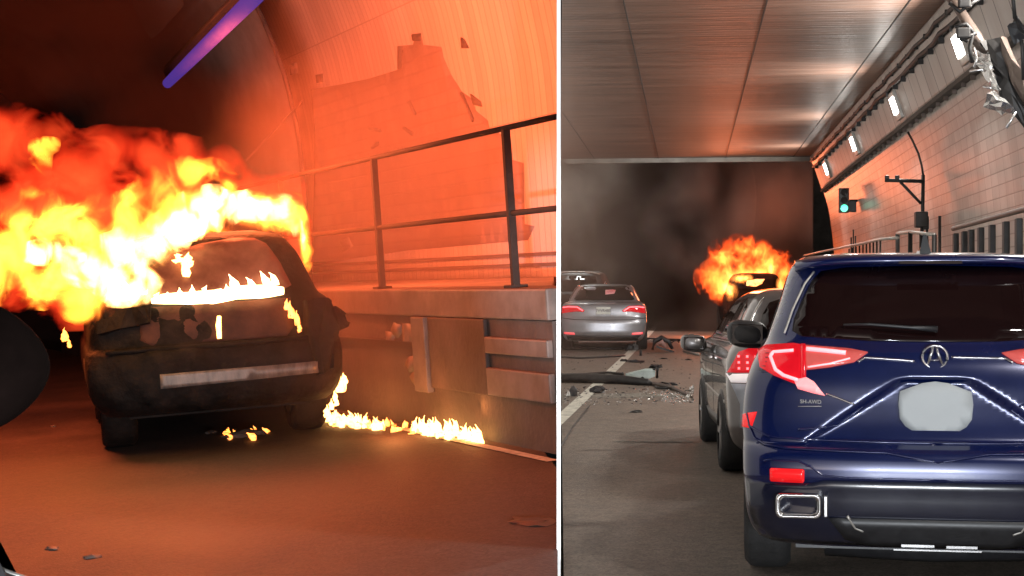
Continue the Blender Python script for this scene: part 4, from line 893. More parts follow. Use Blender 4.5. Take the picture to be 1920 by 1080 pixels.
# smoke rolling under the high chamber, behind and above the fire
M['smokeR'] = smoke_vol('smoke_far', (.5, .47, .43), 1.6, scale=.36, lo=.38, hi=.66, detail=7, base=.04)
n_ = M['smokeR'].node_tree; pv = [q for q in n_.nodes if q.type == 'PRINCIPLED_VOLUME'][0]
tc = n_.nodes.new('ShaderNodeTexCoord'); nz = n_.nodes.new('ShaderNodeTexNoise'); nz.inputs['Scale'].default_value = .30; nz.inputs['Detail'].default_value = 4; n_.links.new(tc.outputs['Object'], nz.inputs['Vector'])
cr = n_.nodes.new('ShaderNodeValToRGB'); cr.color_ramp.elements[0].position = .40; cr.color_ramp.elements[0].color = (.09, .07, .06, 1); cr.color_ramp.elements[1].position = .60; cr.color_ramp.elements[1].color = (.62, .60, .55, 1)
n_.links.new(nz.outputs['Fac'], cr.inputs[0]); n_.links.new(cr.outputs[0], pv.inputs['Color'])
sm = mbox('smoke', (-2.6, 52, 3.25), (12.2, 12, 6.6), M['smokeR'], frm=MR)
tag(sm, 'thick grey-brown smoke filling the tunnel beyond the ceiling end', 'smoke', kind='stuff')
# unseen lamp added to lighten the smoke, above the panelled ceiling's end on the left
fl = empty('smoke_fill_lamp', MR, (-3.1, 43.6, 6.3), label='unseen lamp added to light the smoke, above the end of the panelled ceiling', cat='lamp')
mbox('housing', (0, 0, .05), (.3, 1.2, .1), M['galv'], fl); mbox('diffuser', (0, 0, -.02), (.24, 1.1, .05), M['lamp'], fl)
ld = bpy.data.lights.new('lamp_light', 'AREA'); ld.shape = 'RECTANGLE'; ld.size = .3; ld.size_y = 1.1; ld.energy = 380; ld.color = (.92, 1, .96)
lo_ = bpy.data.objects.new('lamp_light', ld); C.objects.link(lo_); lo_.parent = fl; lo_.location = (0, 0, -.08); lo_.rotation_euler = (R(25), R(0), 0)
# =================================================================== LEFT BORE (banked roadway, frame ML)
M['tileL'] = tile_mat('left_wall_tile', (.62, .56, .52), (.40, .34, .31), .125, 1.5, .007, rough=.35, dirt=.25, dcol=(.3, .25, .22), dscale=.7, bump=.25)
M['brickL'] = tile_mat('exposed_brick', (.27, .20, .175), (.23, .17, .15), .42, .14, .010, rough=.85, dirt=.75, dcol=(.16, .12, .10), dscale=1.4, offset=.5, bump=.6)
M['smooth'] = mat('vault_render', (.24, .225, .20), .6, var=.2, vs=1.2)
M['dark_smoke'] = mat('dark_smoke_tone', (.022, .016, .014), .9, var=.4, vs=1)  # near-black smoke colour stands in for the dark depth of the tunnel
HL = lambda u, v, ax, val: hit(ML, u, v, ax, val)
cutL = lambda y: 1e9
def xcut(y, z=0):
    """x in the left frame where the dividing wall's plane crosses (y, z)"""
    n = Vector((1, -.0288, 0)); o = ML.translation; X = ML.to_3x3() @ Vector((1, 0, 0)); b = ML @ Vector((0, y, z))
    return -(b.dot(n))/X.dot(n)
# road
vs = []; fs = []
ysL = [5.0+k for k in range(0, 37)]
for y in ysL:
    xm = min(4.75, xcut(y)); vs += [(-9, y, 0), (xm*.5-3, y, 0), (xm, y, 0)]
for j in range(len(ysL)-1): fs += [(3*j, 3*j+1, 3*j+4, 3*j+3), (3*j+1, 3*j+2, 3*j+5, 3*j+4)]
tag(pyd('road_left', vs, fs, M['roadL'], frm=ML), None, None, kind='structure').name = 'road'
flat = lambda y: 0
tag(strip('edge_line', [(4.52, 9.35), (4.52, 12.2)], .09, M['paint'], frm=ML, gzf=flat), None, None, kind='structure')
p = HL(640, 892, 2, 0)
M['faded'] = mat('faded_paint', (.13, .115, .10), .6, var=.4, vs=14)
def lpts(L): return [tuple(HL(u, v, 2, 0))[:2] for u, v in L]
# barrier wall
XF = 4.69; yN = 9.3
def yb(x, z=.5):                                  # where the divider's plane meets x
    y = 5
    while xcut(y, z) < x: y += .02
    return y
yN = yb(XF)+.02
bw = empty('barrier_wall', ML, (XF, 15, 0), label='low concrete barrier wall with pale horizontal bands along the left tunnel walkway', cat='barrier')
def bb(name, x0, x1, y0, y1, z0, z1, m, bev=0): return mbox(name, ((x0+x1)/2-XF, (y0+y1)/2-15, (z0+z1)/2), (x1-x0, y1-y0, z1-z0), m, bw, bev=bev)
M['bandl'] = mat('pale_band', (.15, .115, .10), .6, var=.25, vs=5)
M['bandm'] = mat('mid_concrete', (.075, .052, .044), .75, var=.25, vs=3, bump=.3, bs=20)
bb('base', XF, XF+.3, yN, 30, 0, .90, M['bandm'])
bb('cap', XF-.03, XF+.32, yN, 30, .905, 1.12, M['bandl'], .015)
bb('band', XF-.05, XF-.002, yN, 10.62, .655, .775, M['bandl'], .012)
bb('band', XF-.05, XF-.002, yN, 10.62, .35, .55, M['bandl'], .012)
bb('block', XF-.035, XF-.003, 10.64, 11.75, .34, .90, M['bandm'], .01)
bb('pillar', XF-.06, XF-.003, 11.77, 12.05, .30, .90, M['bandl'], .01)
bb('slot', XF-.02, XF-.004, 12.1, 14.6, .63, .69, M['metal'])
for k, (y, z, s) in enumerate(((12.25, .75, .16), (12.5, .78, .12), (12.2, .5, .13), (12.15, .4, .12), (12.7, .72, .10))):
    cdt_patch('spalled_patch', [(y+s*random.uniform(.7, 1.3)*math.cos(a), z+s*.6*random.uniform(.7, 1.3)*math.sin(a)) for a in [k2*math.pi/4 for k2 in range(8)]],
              lambda a, b, o: Vector((-.006-o, a-15, b)), M['bandl'], bw, off=.004, depth=.008, step=.08)
# walkway slab
tag(pyd('walkway', [(XF+.28, yb(XF+.28), 1.10), (6.62, yb(6.62), 1.10), (6.62, 30, 1.10), (XF+.28, 30, 1.10), (XF+.28, yb(XF+.28), .2), (6.62, yb(6.62), .2), (6.62, 30, .2), (XF+.28, 30, .2)],
    [(0, 1, 2, 3), (0, 3, 7, 4), (4, 5, 1, 0), (5, 6, 2, 1), (7, 6, 5, 4), (2, 6, 7, 3)], M['conc'], frm=ML), None, None, kind='structure')
# wall: near vaulted tiling
prof = [(6.60, 1.1), (6.60, 2.2), (6.57, 3.1), (6.44, 3.9), (6.18, 4.7), (5.75, 5.5), (5.1, 6.2), (4.2, 6.7), (3.0, 7.0)]
lw = empty('tunnel_wall', ML, (0, 0, 0), label='curved pale tiled wall of the left tunnel with a patch of bare masonry', cat='wall')
yW = yb(6.6, 2.5)-.6
o_, Q, s_arc = extr('tiling', prof, yW, 20.7, M['tileL'], lw, ny=6)
Qx = [q.x for q in Q]; Qz = [q.y for q in Q]
def wallp(y, z, off):
    x = float(np.interp(z, Qz[:40], Qx[:40])); x2 = float(np.interp(z+.02, Qz[:40], Qx[:40]))
    n = Vector((-.02, 0, x2-x)).normalized(); n = Vector((-abs(n.x), 0, n.z if False else -abs(n.z)))
    return Vector((x, y, z))+n*off
def wyz(u, v):
    x = 6.6
    for _ in range(12):
        p = HL(u, v, 0, x); x = float(np.interp(p.z, Qz[:40], Qx[:40]))
    return (p.y, p.z)
pp = [(583, 168), (640, 158), (690, 148), (749, 130), (750, 86), (775, 84), (780, 66), (790, 66), (794, 84), (828, 88), (832, 108), (846, 140), (866, 172), (884, 184), (893, 208), (915, 226), (918, 240), (958, 262), (962, 300), (982, 306), (984, 420), (1003, 424), (990, 450), (760, 470), (640, 488), (584, 492)]
cdt_patch('bare_masonry', [wyz(u, v) for u, v in pp], wallp, M['brickL'], lw, off=.006, depth=.012, step=.22, uv=True)
for poly, mm in (([(866, 70), (872, 74), (880, 90), (868, 90)], 'concd'), ([(774, 64), (790, 62), (790, 76), (776, 76)], 'concd'), ([(545, 120), (556, 117), (558, 138), (547, 140)], 'concd'), ([(884, 176), (902, 190), (905, 200), (890, 196)], 'concd'),
                 ([(594, 140), (606, 138), (606, 154), (596, 155)], 'concd'), ([(640, 452), (655, 445), (662, 462), (645, 472)], 'brickL'), ([(748, 86), (754, 86), (754, 128), (748, 130)], 'concd')):
    cdt_patch('chipped_spot', [wyz(u, v) for u, v in poly], wallp, M[mm], lw, off=.02, depth=.03, step=.15, uv=True)
for L in ([(770, 190), (781, 214)], [(760, 240), (778, 252)], [(696, 240), (716, 245)], [(868, 174), (890, 226)], [(700, 276), (712, 268)]):
    mtube('plaster_streak', [wallp(*wyz(u, v), .02) for u, v in L], .022, M['tileL'] if False else M['bandl'], lw, n=6)
for z in (1.22, 1.32):
    mbox('base_stripe', (6.585, (yb(6.5, z)+20.6)/2, z), (.02, 20.6-yb(6.5, z), .035), M['concd'], lw)
mtube('portal_edge', [(wallp(20.72, z, .03)) for z in [1.2+.25*k for k in range(18)]], .03, M['concd'], lw)
# second, smoother vault further in
prof2 = [(x+.10, z) for x, z in prof]
v2 = empty('inner_vault', ML, (0, 0, 0), label='smooth grey curved vault beyond the tiled wall, half lost in smoke', cat='vault')
extr('vault_face', prof2, 20.75, 41, M['smooth'], v2, ny=4)
v3 = empty('tunnel_roof', ML, (0, 0, 0), label='dark smoke-coloured roof and side of the left tunnel above the flames', cat='roof')
extr('roof_face', [(3.0, 7.0), (1, 7.15), (-2, 7.1), (-6, 6.6), (-9, 5), (-9.5, 2), (-9.5, 0)], 4, 41, M['dark_smoke'], v3, ny=4)
tag(pyd('back_wall', [(-12, 40.9, -.5), (9, 40.9, -.5), (9, 40.9, 9), (-12, 40.9, 9)], [(0, 1, 2, 3)], M['dark_smoke'], frm=ML), 'black smoke-coloured end of the left tunnel behind the flames', 'wall')
# railing
M['railL'] = mat('dark_rail', (.035, .022, .018), .8, var=.3, vs=6, spec=.2)
lr = empty('walkway_railing', ML, (4.79, 12, 1.12), label='two-rail steel handrail standing on the walkway edge in front of the tiled wall', cat='railing')
y0 = yb(4.79, 2.2)+.02
for z in (1.135, .53):
    mtube('rail', [(0, y0-12, z), (0, 0, z), (0, 8, z)], .021, M['railL'], lr)
for y in (10.33, 13.08, 15.9, 18.7):
    mbox('post', (0, y-12, .56), (.055, .05, 1.13), M['railL'], lr, bev=.008); mbox('foot', (0, y-12, .01), (.13, .13, .02), M['railL'], lr)
tag(mtube('guy_wire', [tuple(HL(462, 300, 1, 19)), tuple(HL(566, 190, 0, 6.45))], .012, M['galv'], frm=ML), 'thin pale wire slanting up from the flames to the wall edge', 'wire')
# blue-violet tube lamp
a0 = HL(314, 156, 1, 17.5); a1 = HL(490, -18, 1, 13.2)
M['violet'] = mat('violet_tube', (.03, .02, .05), .8, emit=(.14, .06, .50), es=.5, spec=0)
tb = empty('tube_lamp', ML, tuple(a0), label='blue-violet strip lamp slanting across the dark top of the left tunnel', cat='strip lamp')
mtube('tube', [(0, 0, 0), tuple((a1-a0)*.3), tuple((a1-a0)*.65), tuple(a1-a0)], [.055, .065, .07, .075], M['violet'], tb, n=12)
hz = Vector((.12, .25, .16)); mtube('housing', [tuple(hz), tuple((a1-a0)*.98+hz)], .10, M['dark_smoke'], tb, n=8)
# hanging pale sheet at top
ps = [HL(u, v, 1, 22) for u, v in ((246, 6), (262, -30), (330, -40), (345, 10), (302, 60), (284, 72), (272, 58))]
bm = bmesh.new(); bm.faces.new([bm.verts.new(p) for p in ps]); bmesh.ops.solidify(bm, geom=bm.faces[:], thickness=.05)
tag(bmo('ceiling_panel', bm, M['smooth'], frm=ML), 'loose pale ceiling panel catching light at the top left', 'panel')
# =================================================================== BURNING SUV (left)
CB = HL(418, 830, 1, 12.4)
lb = empty('burning_suv', ML, (3.07, 12.10, 0), R(-9), 'charred dark SUV in flames with a pale strip along its rear bumper', 'SUV')
BL = [(0.3, 0.14, 4.0, 0.86, 0.3), (0.38, 0.04, 4.2, 0.94, 0.32), (0.52, 0, 4.3, 0.988, 0.34), (0.66, 0, 4.35, 0.997, 0.34), (0.78, 0.03, 4.35, 0.988, 0.34), (0.84, 0.1, 4.35, 0.961, 0.33), (0.98, 0.12, 4.3, 0.952, 0.32), (1.1, 0.15, 4.2, 0.922, 0.32), (1.16, 0.19, 3.4, 0.86, 0.32), (1.28, 0.24, 3.2, 0.809, 0.3), (1.42, 0.32, 2.9, 0.757, 0.28), (1.55, 0.4, 2.6, 0.686, 0.26), (1.64, 0.52, 2.3, 0.604, 0.3), (1.69, 0.8, 2.0, 0.45, 0.35)]
def crumple(x, z): return .016*math.sin(x*5+z*4)+.009*math.sin(x*23-z*17)
lc = Car(BL, n=3.2, res=34, detail=crumple, sub=7)
body = lc.build('body', M['char'], lb)
M['charp'] = mat('burnt_paint', (.085, .028, .018), .7, .1, var=.6, vs=2.2, bump=.5, bs=12, spec=.3)
M['charg'] = mat('sooty_glowing_glass', (.12, .05, .04), .55, var=.7, vs=1.8, bump=.3, bs=6, spec=.3, emit=(.9, .07, .02), es=.09)  # reddish base and faint emission paint the firelit interior onto the window
rl_ = lc.rear
cdt_patch('rear_window', [(-.55, 1.19), (-.62, 1.24), (-.64, 1.30), (-.62, 1.40), (-.55, 1.44), (-.46, 1.42), (-.37, 1.49), (-.27, 1.54), (-.05, 1.59), (.22, 1.62), (.38, 1.61), (.47, 1.56), (.56, 1.40), (.62, 1.22), (.55, 1.19)], rl_, M['charg'], lb, off=.012, step=.06)
cdt_patch('tailgate', [(-.56, 1.12), (-.58, .88), (-.50, .83), (.54, .83), (.60, .90), (.60, 1.12)], rl_, M['charp'], lb, off=.016, step=.06)
cdt_patch('bumper_strip', [(-.46, .62), (.76, .62), (.775, .60), (.76, .53), (-.46, .51)], lambda x, z, o: Vector((x, -.03-o+.06*x*x, z)), mat('scorched_steel', (.22, .165, .14), .5, .3, var=.4, vs=4, stretch=(3, 1, 1), bump=.2, bs=9), lb, off=.004, depth=.06, step=.06)
rline('bumper_edge', lc, [(-.84, .80), (-.5, .80), (0, .795), (.5, .80), (.84, .80)], .022, M['char'], lb, off=.01)
# torn right quarter and left shoulder
def jag(name, poly, x_off, m, th=.05):
    bm = bmesh.new(); bm.faces.new([bm.verts.new(v) for v in poly]); bmesh.ops.triangulate(bm, faces=bm.faces[:])
    bmesh.ops.subdivide_edges(bm, edges=bm.edges[:], cuts=2)
    for v in bm.verts: v.co += Vector((random.uniform(-.015, .015), random.uniform(-.03, .03), random.uniform(-.015, .015)))
    bmesh.ops.solidify(bm, geom=bm.faces[:], thickness=th); return bmo(name, bm, m, lb)
jag('torn_quarter', [(.68, .16, 1.08), (.82, .16, 1.10), (.88, .2, 1.04), (.95, .2, .98), (.98, .2, .90), (1.0, .2, .86), (.95, .15, .84), (.94, .1, .70), (.88, .1, .55), (.74, .06, .50), (.68, .1, .8)], 0, M['char'], .08)
jag('torn_shoulder', [(-.88, .30, 1.08), (-.80, .25, 1.20), (-.70, .2, 1.27), (-.58, .18, 1.22), (-.48, .17, 1.20), (-.48, .12, 1.0), (-.84, .2, .95)], 0, M['char'], .08)
for sg in (-1, 1):
    for y in (.92, 3.3): wheel(lb, sg*.76, y, .37, .28, True)
    arch(lc, lb, sg, .95, .43, M['char'])
mbox('underbody', (0, 2.0, .36), (1.4, 3.6, .16), M['char'], lb)
# burning pieces that are part of the fire
M['hot'] = emis('white_hot_flame', (1, .50, .13), 6.5, .5, 7)
M['white_hot'] = emis('white_hot_ledge', (1, .66, .3), 9, .3, 5)
M['flame'] = emis('flame_surface', (1, .27, .03), 4, .8, 9)
lf = empty('suv_fire', ML, (3.0, 13.2, 1.2), label='huge red and yellow flames billowing off the roof and left side of the burning SUV', cat='fire')
OF = Vector((3.0, 13.2, 1.2))
def lloc(L): return [(b[0]-OF.x, b[1]-OF.y, b[2]-OF.z, b[3], b[4], b[5]) for b in L]
Lo = [(-20, 270, 80, 72), (45, 268, 62, 62), (100, 255, 34, 48), (140, 330, 90, 70), (210, 290, 66, 58), (280, 290, 74, 50), (350, 300, 70, 44), (410, 310, 48, 42), (330, 350, 90, 70), (520, 380, 50, 54), (545, 345, 34, 28), (90, 400, 140, 90), (480, 370, 60, 40), (215, 400, 110, 80), (560, 440, 28, 60), (40, 500, 90, 80), (130, 560, 80, 45), (150, 610, 34, 20)]
Lm = [(520, 400, 50, 34, -1), (470, 395, 50, 40, -1), (250, 400, 60, 50), (300, 350, 50, 50), (60, 420, 70, 50), (30, 480, 70, 60), (80, 290, 26, 40), (95, 270, 30, 22), (60, 365, 36, 22), (40, 450, 66, 60), (130, 420, 90, 60), (120, 510, 100, 60, -1), (170, 560, 70, 36, -1.8), (200, 480, 70, 60, -1.6), (90, 540, 60, 40, -1.5), (300, 440, 50, 50, -1.9), (350, 330, 48, 40), (390, 320, 44, 28), (430, 350, 30, 40), (320, 390, 74, 60), (400, 400, 90, 44), (270, 450, 70, 60), (500, 400, 70, 34), (545, 400, 34, 44), (572, 460, 14, 60), (150, 588, 50, 22, -1.8), (-10, 500, 50, 70)]
Lc = [(322, 452, 42, 24, -2.2), (362, 430, 34, 22, -2.1), (160, 505, 50, 40, -1.5), (230, 470, 44, 50, -1.8), (90, 470, 50, 30, -.5), (380, 385, 60, 34), (350, 420, 70, 36, -1.2), (270, 500, 44, 50, -2), (235, 545, 50, 36, -2), (200, 520, 46, 34, -1.9), (280, 470, 50, 40, -2), (330, 425, 50, 28, -2), (470, 385, 46, 34), (520, 388, 40, 30), (285, 550, 26, 28, -2.1), (400, 365, 30, 30), (130, 480, 40, 24), (568, 440, 9, 40), (432, 392, 34, 34, -1.6), (486, 388, 34, 26, -1.3), (532, 396, 30, 30, -1.4), (556, 425, 14, 30, -1.4)]
bO = lloc(blobs_at(ML, 15.2, Lo, .55)); bM = lloc(blobs_at(ML, 13.9, Lm, .33)); bK = lloc(blobs_at(ML, 13.6, Lc, .33))
M['fireO'] = fire_vol('fire_outer', bO, scale=2.8, amp=2.8, gain=1.8, hi=3.8, power=1.0, edge=-.05, lo=.8, absorb=1.0, colA=(1, .022, .006), colB=(1, .075, .018), warp=.8, detail=5, stretch=(1, 1, 1))
M['fireM'] = fire_vol('fire_mid', bM, scale=3.4, amp=3.2, gain=1.5, hi=40, power=1.7, edge=-.05, lo=.8, absorb=1.6, colA=(1, .09, .01), colB=(1, .42, .035), warp=1.0, detail=6, stretch=(1.0, 1, .9), seed=3)
M['fireC'] = fire_vol('fire_core', bK, scale=4.6, amp=3.4, gain=1.6, hi=70, power=1.6, edge=.0, lo=2, absorb=.6, colA=(1, .33, .04), colB=(1, .6, .22), warp=.9, detail=5, seed=5)
hull('outer_flame', I4, grow(bO, 1.2), M['fireO'], .10, .10, .45, parent=lf)
hull('flame', I4, grow(bM, 1.22), M['fireM'], .08, .08, .35, parent=lf)
hull('flame_core', I4, grow(bK, 1.2), M['fireC'], .07, .06, .25, parent=lf)
# white-hot ledge under the rear window, small tongues at window, latch and lamp
RW = Matrix.Translation((3.07, 12.10, 0)) @ Matrix.Rotation(R(-9), 4, 'Z')
def onrear(x, z, off=.03): return (RW @ rl_(x, z, off))-OF
def tongue_bm(bm, base, h, r, lean=(0, 0), seed=0):
    rnd = random.Random(seed); N = 7; pts = []; rs = []
    for i in range(N):
        t = i/(N-1); pts.append(Vector(base)+Vector((lean[0]*t*t+rnd.uniform(-.2, .2)*r, lean[1]*t*t, h*t))); rs.append(max(.002, r*(math.sin(math.pi*min(1, t*.75+.25))**.8)*(1-t**3)*rnd.uniform(.8, 1.2)))
    tube(bm, pts, rs, 8)
bm = bmesh.new(); tube(bm, [onrear(-.47+.092*i, 1.165+.008*math.sin(i)+.012*i/10, .03) for i in range(12)], [.02, .04, .046, .05, .052, .056, .05, .052, .056, .055, .05, .03], 10)
for i in range(12): tongue_bm(bm, onrear(-.52+.09*i, 1.19, .03), random.uniform(.03, .09), .022, (random.uniform(-.04, .04), 0), i)
for x, z, h, r in ((-.62, 1.20, .14, .04), (-.55, 1.19, .10, .04), (.18, 1.2, .13, .035), (.30, 1.2, .10, .03), (.42, 1.22, .12, .03), (.50, 1.22, .10, .03)): tongue_bm(bm, onrear(x, z, .03), h, r, (-.05, 0), int(x*100+200))
bmo('hot_ledge_flame', bm, M['white_hot'], lf, smooth=True)
bm = bmesh.new()
for x, z, h, r in ((-.19, 1.33, .16, .035), (-.16, 1.40, .12, .05), (-.24, 1.45, .07, .05)): tongue_bm(bm, onrear(x, z, .03), h, r, (0, 0), int(z*100))
bmo('window_flame', bm, M['hot'], lf, smooth=True)
bm = bmesh.new(); tube(bm, [onrear(.015, .85, .02), onrear(.02, .95, .02), onrear(.03, 1.02, .02)], [.018, .022, .016], 8); bmo('latch_flame', bm, M['hot'], lf, smooth=True)
bm = bmesh.new()
for x, z, h, r in ((.58, .95, .14, .035), (.61, .90, .12, .025), (.55, 1.02, .09, .025), (.62, .84, .08, .02)): tongue_bm(bm, onrear(x, z, .05), h, r, (0, 0), int(z*100))
bmo('lamp_flame', bm, M['flame'], lf, smooth=True)
bm = bmesh.new()
for u, v, h, r in ((640, 735, .14, .05), (634, 712, .10, .035), (645, 722, .10, .035), (628, 752, .09, .02), (622, 768, .09, .022), (614, 782, .10, .03), (632, 760, .06, .02)): tongue_bm(bm, HL(u, v, 1, 12.2)-OF, h, r, (0, 0), u)
bmo('dripping_flame', bm, M['hot'], lf, smooth=True)
bm = bmesh.new()
for u, v, h, r in ((122, 640, .12, .03), (130, 652, .08, .02)): tongue_bm(bm, HL(u, v, 1, 14)-OF, h, r, (0, 0), u)
bmo('stray_flame', bm, M['flame'], lf, smooth=True)
fire_light(lf, [(-1.3, .9, 1.5)], 720, (1, .16, .05), .5)
fire_light(lf, [(.9, 1.3, 1.6)], 900, (1, .16, .05), .45)
# burning fuel on the road
gf = empty('fuel_fire', ML, tuple(HL(740, 812, 2, 0)), label='line of low yellow flames from burning fuel spilled along the wall', cat='fire'); og = HL(740, 812, 2, 0)
def pool(name, segs, n, hmin, hmax, m, seed):
    rnd = random.Random(seed); bm = bmesh.new()
    hmin *= .6; hmax *= .8
    for k in range(n):
        (u0, v0), (u1, v1) = rnd.choice(segs); t = rnd.random(); p = HL(u0+(u1-u0)*t, v0+(v1-v0)*t+rnd.uniform(-6, 6), 2, 0)-og
        tongue_bm(bm, p, rnd.uniform(hmin, hmax), rnd.uniform(.010, .034), (rnd.uniform(-.05, .03), 0), rnd.randint(0, 9999))
    return tag(bmo(name, bm, m, gf, smooth=True), None, None, kind='stuff')
pool('flame_tongues', [((600, 785), (690, 798))]*2+[((620, 795), (720, 802))], 70, .05, .15, M['hot'], 1)
pool('flame_tongues', [((690, 800), (790, 810)), ((600, 792), (800, 808))], 34, .03, .10, M['flame'], 2)
pool('flame_tongues', [((775, 808), (850, 822)), ((840, 815), (905, 828))], 70, .05, .17, M['hot'], 3)
pool('flame_tongues', [((415, 818), (480, 822)), ((550, 795), (580, 800)), ((430, 815), (500, 812))], 22, .02, .09, M['flame'], 4)
fire_light(gf, [(-.1, -.25, .25), (.35, -1.0, .25)], 13, (1, .30, .08), .12)
# burning scraps on the ground
for i, (u, v, s, mm, lab) in enumerate(((460, 818, .16, 'bandm', 'scorched pale scrap lying under the burning SUV bumper'), (395, 812, .07, 'bandm', 'small scorched scrap left of the larger one under the bumper'),
        (100, 800, .04, 'shiny', 'tiny bright scrap on the road left of the burning SUV'), (924, 818, .05, 'bandl', 'small pale scrap past the end of the fuel flames'), (975, 830, .04, 'bandl', 'tiny pale scrap farthest right along the barrier'),
        (97, 1030, .05, 'bandl', 'pale pebble-sized scrap at the bottom left of the road'), (172, 1046, .05, 'bandl', 'second pale scrap at the bottom left, right of the other'), (740, 690, .0, 'bandl', ''), (995, 978, .16, 'tar', 'dark flat stain-like scrap on the near road at the lower right'))):
    if s: lump('scrap', HL(u, v, 2, 0), (s, s*.6, s*.25 if mm != 'tar' else .01), M[mm], i, lab, 'scrap', frm=ML, seed=i+50)
# thin smoke above the flames
bS = blobs_at(ML, 18.5, [(90, 130, 240, 120), (300, 210, 190, 100), (440, 250, 150, 90), (500, 230, 80, 90), (150, 40, 260, 90)], .5)
M['smokeL'] = smoke_blobs('smoke_near', bS, 3.0, (.16, .09, .07), scale=.8, amp=1.6, gain=1.0, detail=5)
sl = hull('smoke', ML, grow(bS, 1.35), M['smokeL'], .25)
tag(sl, 'dark reddish smoke rising above the flames in the left tunnel', 'smoke', kind='stuff')
bT = [(4.9, 12.4, 1.5, 2.2, 2.6, 1.9), (5.6, 14.5, 2.4, 1.8, 3.0, 2.2), (4.2, 12.2, .8, 1.8, 1.6, 1.0)]  # added haze volume; its orange tint imitates the glare round the fire
M['thin'] = smoke_blobs('glare_haze', bT, .13, (.85, .58, .46), scale=.9, amp=.5, gain=1.0, detail=2)
tag(hull('glare_haze', ML, grow(bT, 1.22), M['thin'], .15), 'thin haze added for the fire glare round the burning SUV and the wall', 'smoke', kind='stuff')
# black wing mirror of the passing car, at the left edge
D = 2.6; mp_ = lambda u, v, d=0: Vector(((u-960)/F*(D+d), D+d, 1.44-(v-556)/F*(D+d)))
M['mirror'] = mat('matt_black', (.006, .0035, .003), .9, var=.4, vs=6, spec=.02)
wm = empty('passing_car', I4, tuple(mp_(-60, 800)), label='black wing mirror and door edge of a car cut off by the left side', cat='car'); om = mp_(-60, 800)
bm = bmesh.new(); bmesh.ops.create_uvsphere(bm, u_segments=36, v_segments=24, radius=1)
cc = mp_(-20, 688)-om; sx_ = 112/F*D; sz_ = 120/F*D
for v in bm.verts:
    c = v.co.copy(); k = 1-.10*c.z*(1 if c.x > 0 else 0); v.co = cc+Vector((math.copysign(abs(c.x)**.95, c.x)*sx_, c.y*.07, c.z*sz_*(1-.30*max(0, c.x))))
bmo('mirror_housing', bm, M['mirror'], wm, smooth=True)
mtube('mirror_arm', [cc+Vector((-.08, .02, -.07)), cc+Vector((-.16, .02, -.12)), cc+Vector((-.24, .02, -.14))], [.04, .035, .04], M['black'], wm)
dr = [mp_(-240, 560), mp_(-200, 780), mp_(-130, 960), mp_(-10, 1056), mp_(30, 1072), mp_(80, 1088), mp_(80, 1200), mp_(-300, 1200), mp_(-300, 560)]
bm = bmesh.new(); bm.faces.new([bm.verts.new(p-om) for p in dr]); bmesh.ops.triangulate(bm, faces=bm.faces[:]); bmesh.ops.solidify(bm, geom=bm.faces[:], thickness=.05); bmo('door', bm, M['black'], wm)
mtube('door_seal', [p-om+Vector((0, -.02, 0)) for p in dr[:6]], .004, M['galv'], wm)
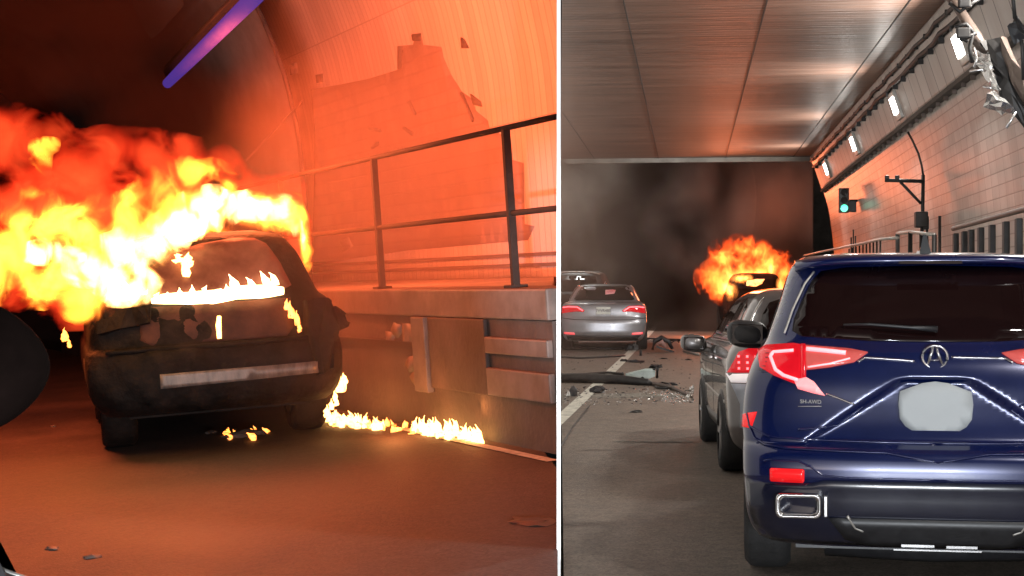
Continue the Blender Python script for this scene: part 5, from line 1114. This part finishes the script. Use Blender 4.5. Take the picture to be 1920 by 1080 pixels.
# =================================================================== headlamps of the car the picture is taken from, plus two added fill spots
hl = empty('own_headlamps_and_fill_spots', MR, (0, -1.2, .66), label='pair of headlamps of the car the photo is taken from, plus two added fill spots', cat='headlamps')
M['bulb'] = emis('bulb_glow', (.85, .93, 1), 150)
for x in (.55, 1.5):
    ld = bpy.data.lights.new('beam', 'SPOT'); ld.energy = 1300; ld.spot_size = R(85); ld.spot_blend = .6; ld.shadow_soft_size = .05; ld.color = (.88, .94, 1)
    o = bpy.data.objects.new('beam', ld); C.objects.link(o); o.parent = hl; o.location = (x, 0, 0); o.rotation_euler = (R(86), 0, R(-4))
    bm = bmesh.new(); bmesh.ops.create_uvsphere(bm, u_segments=16, v_segments=8, radius=.07)
    q = bmo('reflector_bowl', bm, M['chrome'], hl); q.location = (x, -.12, 0)
    for k in range(3):
        bm = bmesh.new(); bmesh.ops.create_uvsphere(bm, u_segments=12, v_segments=8, radius=.022)
        q = bmo('bulb', bm, M['bulb'], hl); q.location = (x-.12+.1*k, -.03, 0)

ld = bpy.data.lights.new('beam', 'SPOT'); ld.energy = 3500; ld.spot_size = R(10); ld.spot_blend = .9; ld.shadow_soft_size = .05; ld.color = (.95, .97, 1)  # added narrow spot that brightens the left lane and sedan, not a headlamp
o = bpy.data.objects.new('beam', ld); C.objects.link(o); o.parent = hl; o.location = (-.1, 0, .1); o.rotation_euler = (R(88.2), 0, R(2.9))
ld = bpy.data.lights.new('beam', 'SPOT'); ld.energy = 9000; ld.spot_size = R(9); ld.spot_blend = .8; ld.shadow_soft_size = .05; ld.color = (.95, .97, 1)  # added narrow spot that whitens the near edge of the partition, not a headlamp
o = bpy.data.objects.new('beam', ld); C.objects.link(o); o.parent = hl; o.location = (-.3, .2, .2)
tgt = Vector((.235, 7.45, 1.44)); src = MR @ (Vector((0, -1.2, .66))+Vector((-.3, .2, .2)))
o.rotation_euler = (MR.to_3x3().inverted() @ (tgt-src)).to_track_quat('-Z', 'Y').to_euler()
# =================================================================== trim the left bore at the added partition
bpy.context.view_layer.update()
def clip(o, plane=.02855):
    dg = bpy.context.evaluated_depsgraph_get()
    me = bpy.data.meshes.new_from_object(o.evaluated_get(dg)); o.modifiers.clear()
    bm = bmesh.new(); bm.from_mesh(me); inv = o.matrix_world.inverted()
    nw = Vector((1, -plane, 0)).normalized(); nl = (o.matrix_world.to_3x3().transposed() @ nw).normalized()
    bmesh.ops.bisect_plane(bm, geom=bm.verts[:]+bm.edges[:]+bm.faces[:], plane_co=inv @ Vector((0, 0, 0)), plane_no=nl, clear_outer=True)
    bm.to_mesh(me); bm.free(); o.data = me
for o in list(C.objects):
    r = o
    while r.parent: r = r.parent
    if o.type == 'MESH' and (r in (lw, v2, v3, bw, lr) or r.name.startswith('walkway.') or r.name in ('back_wall', 'edge_line', 'tar_seam', 'road.001') or r.name.startswith('road.')): clip(o)
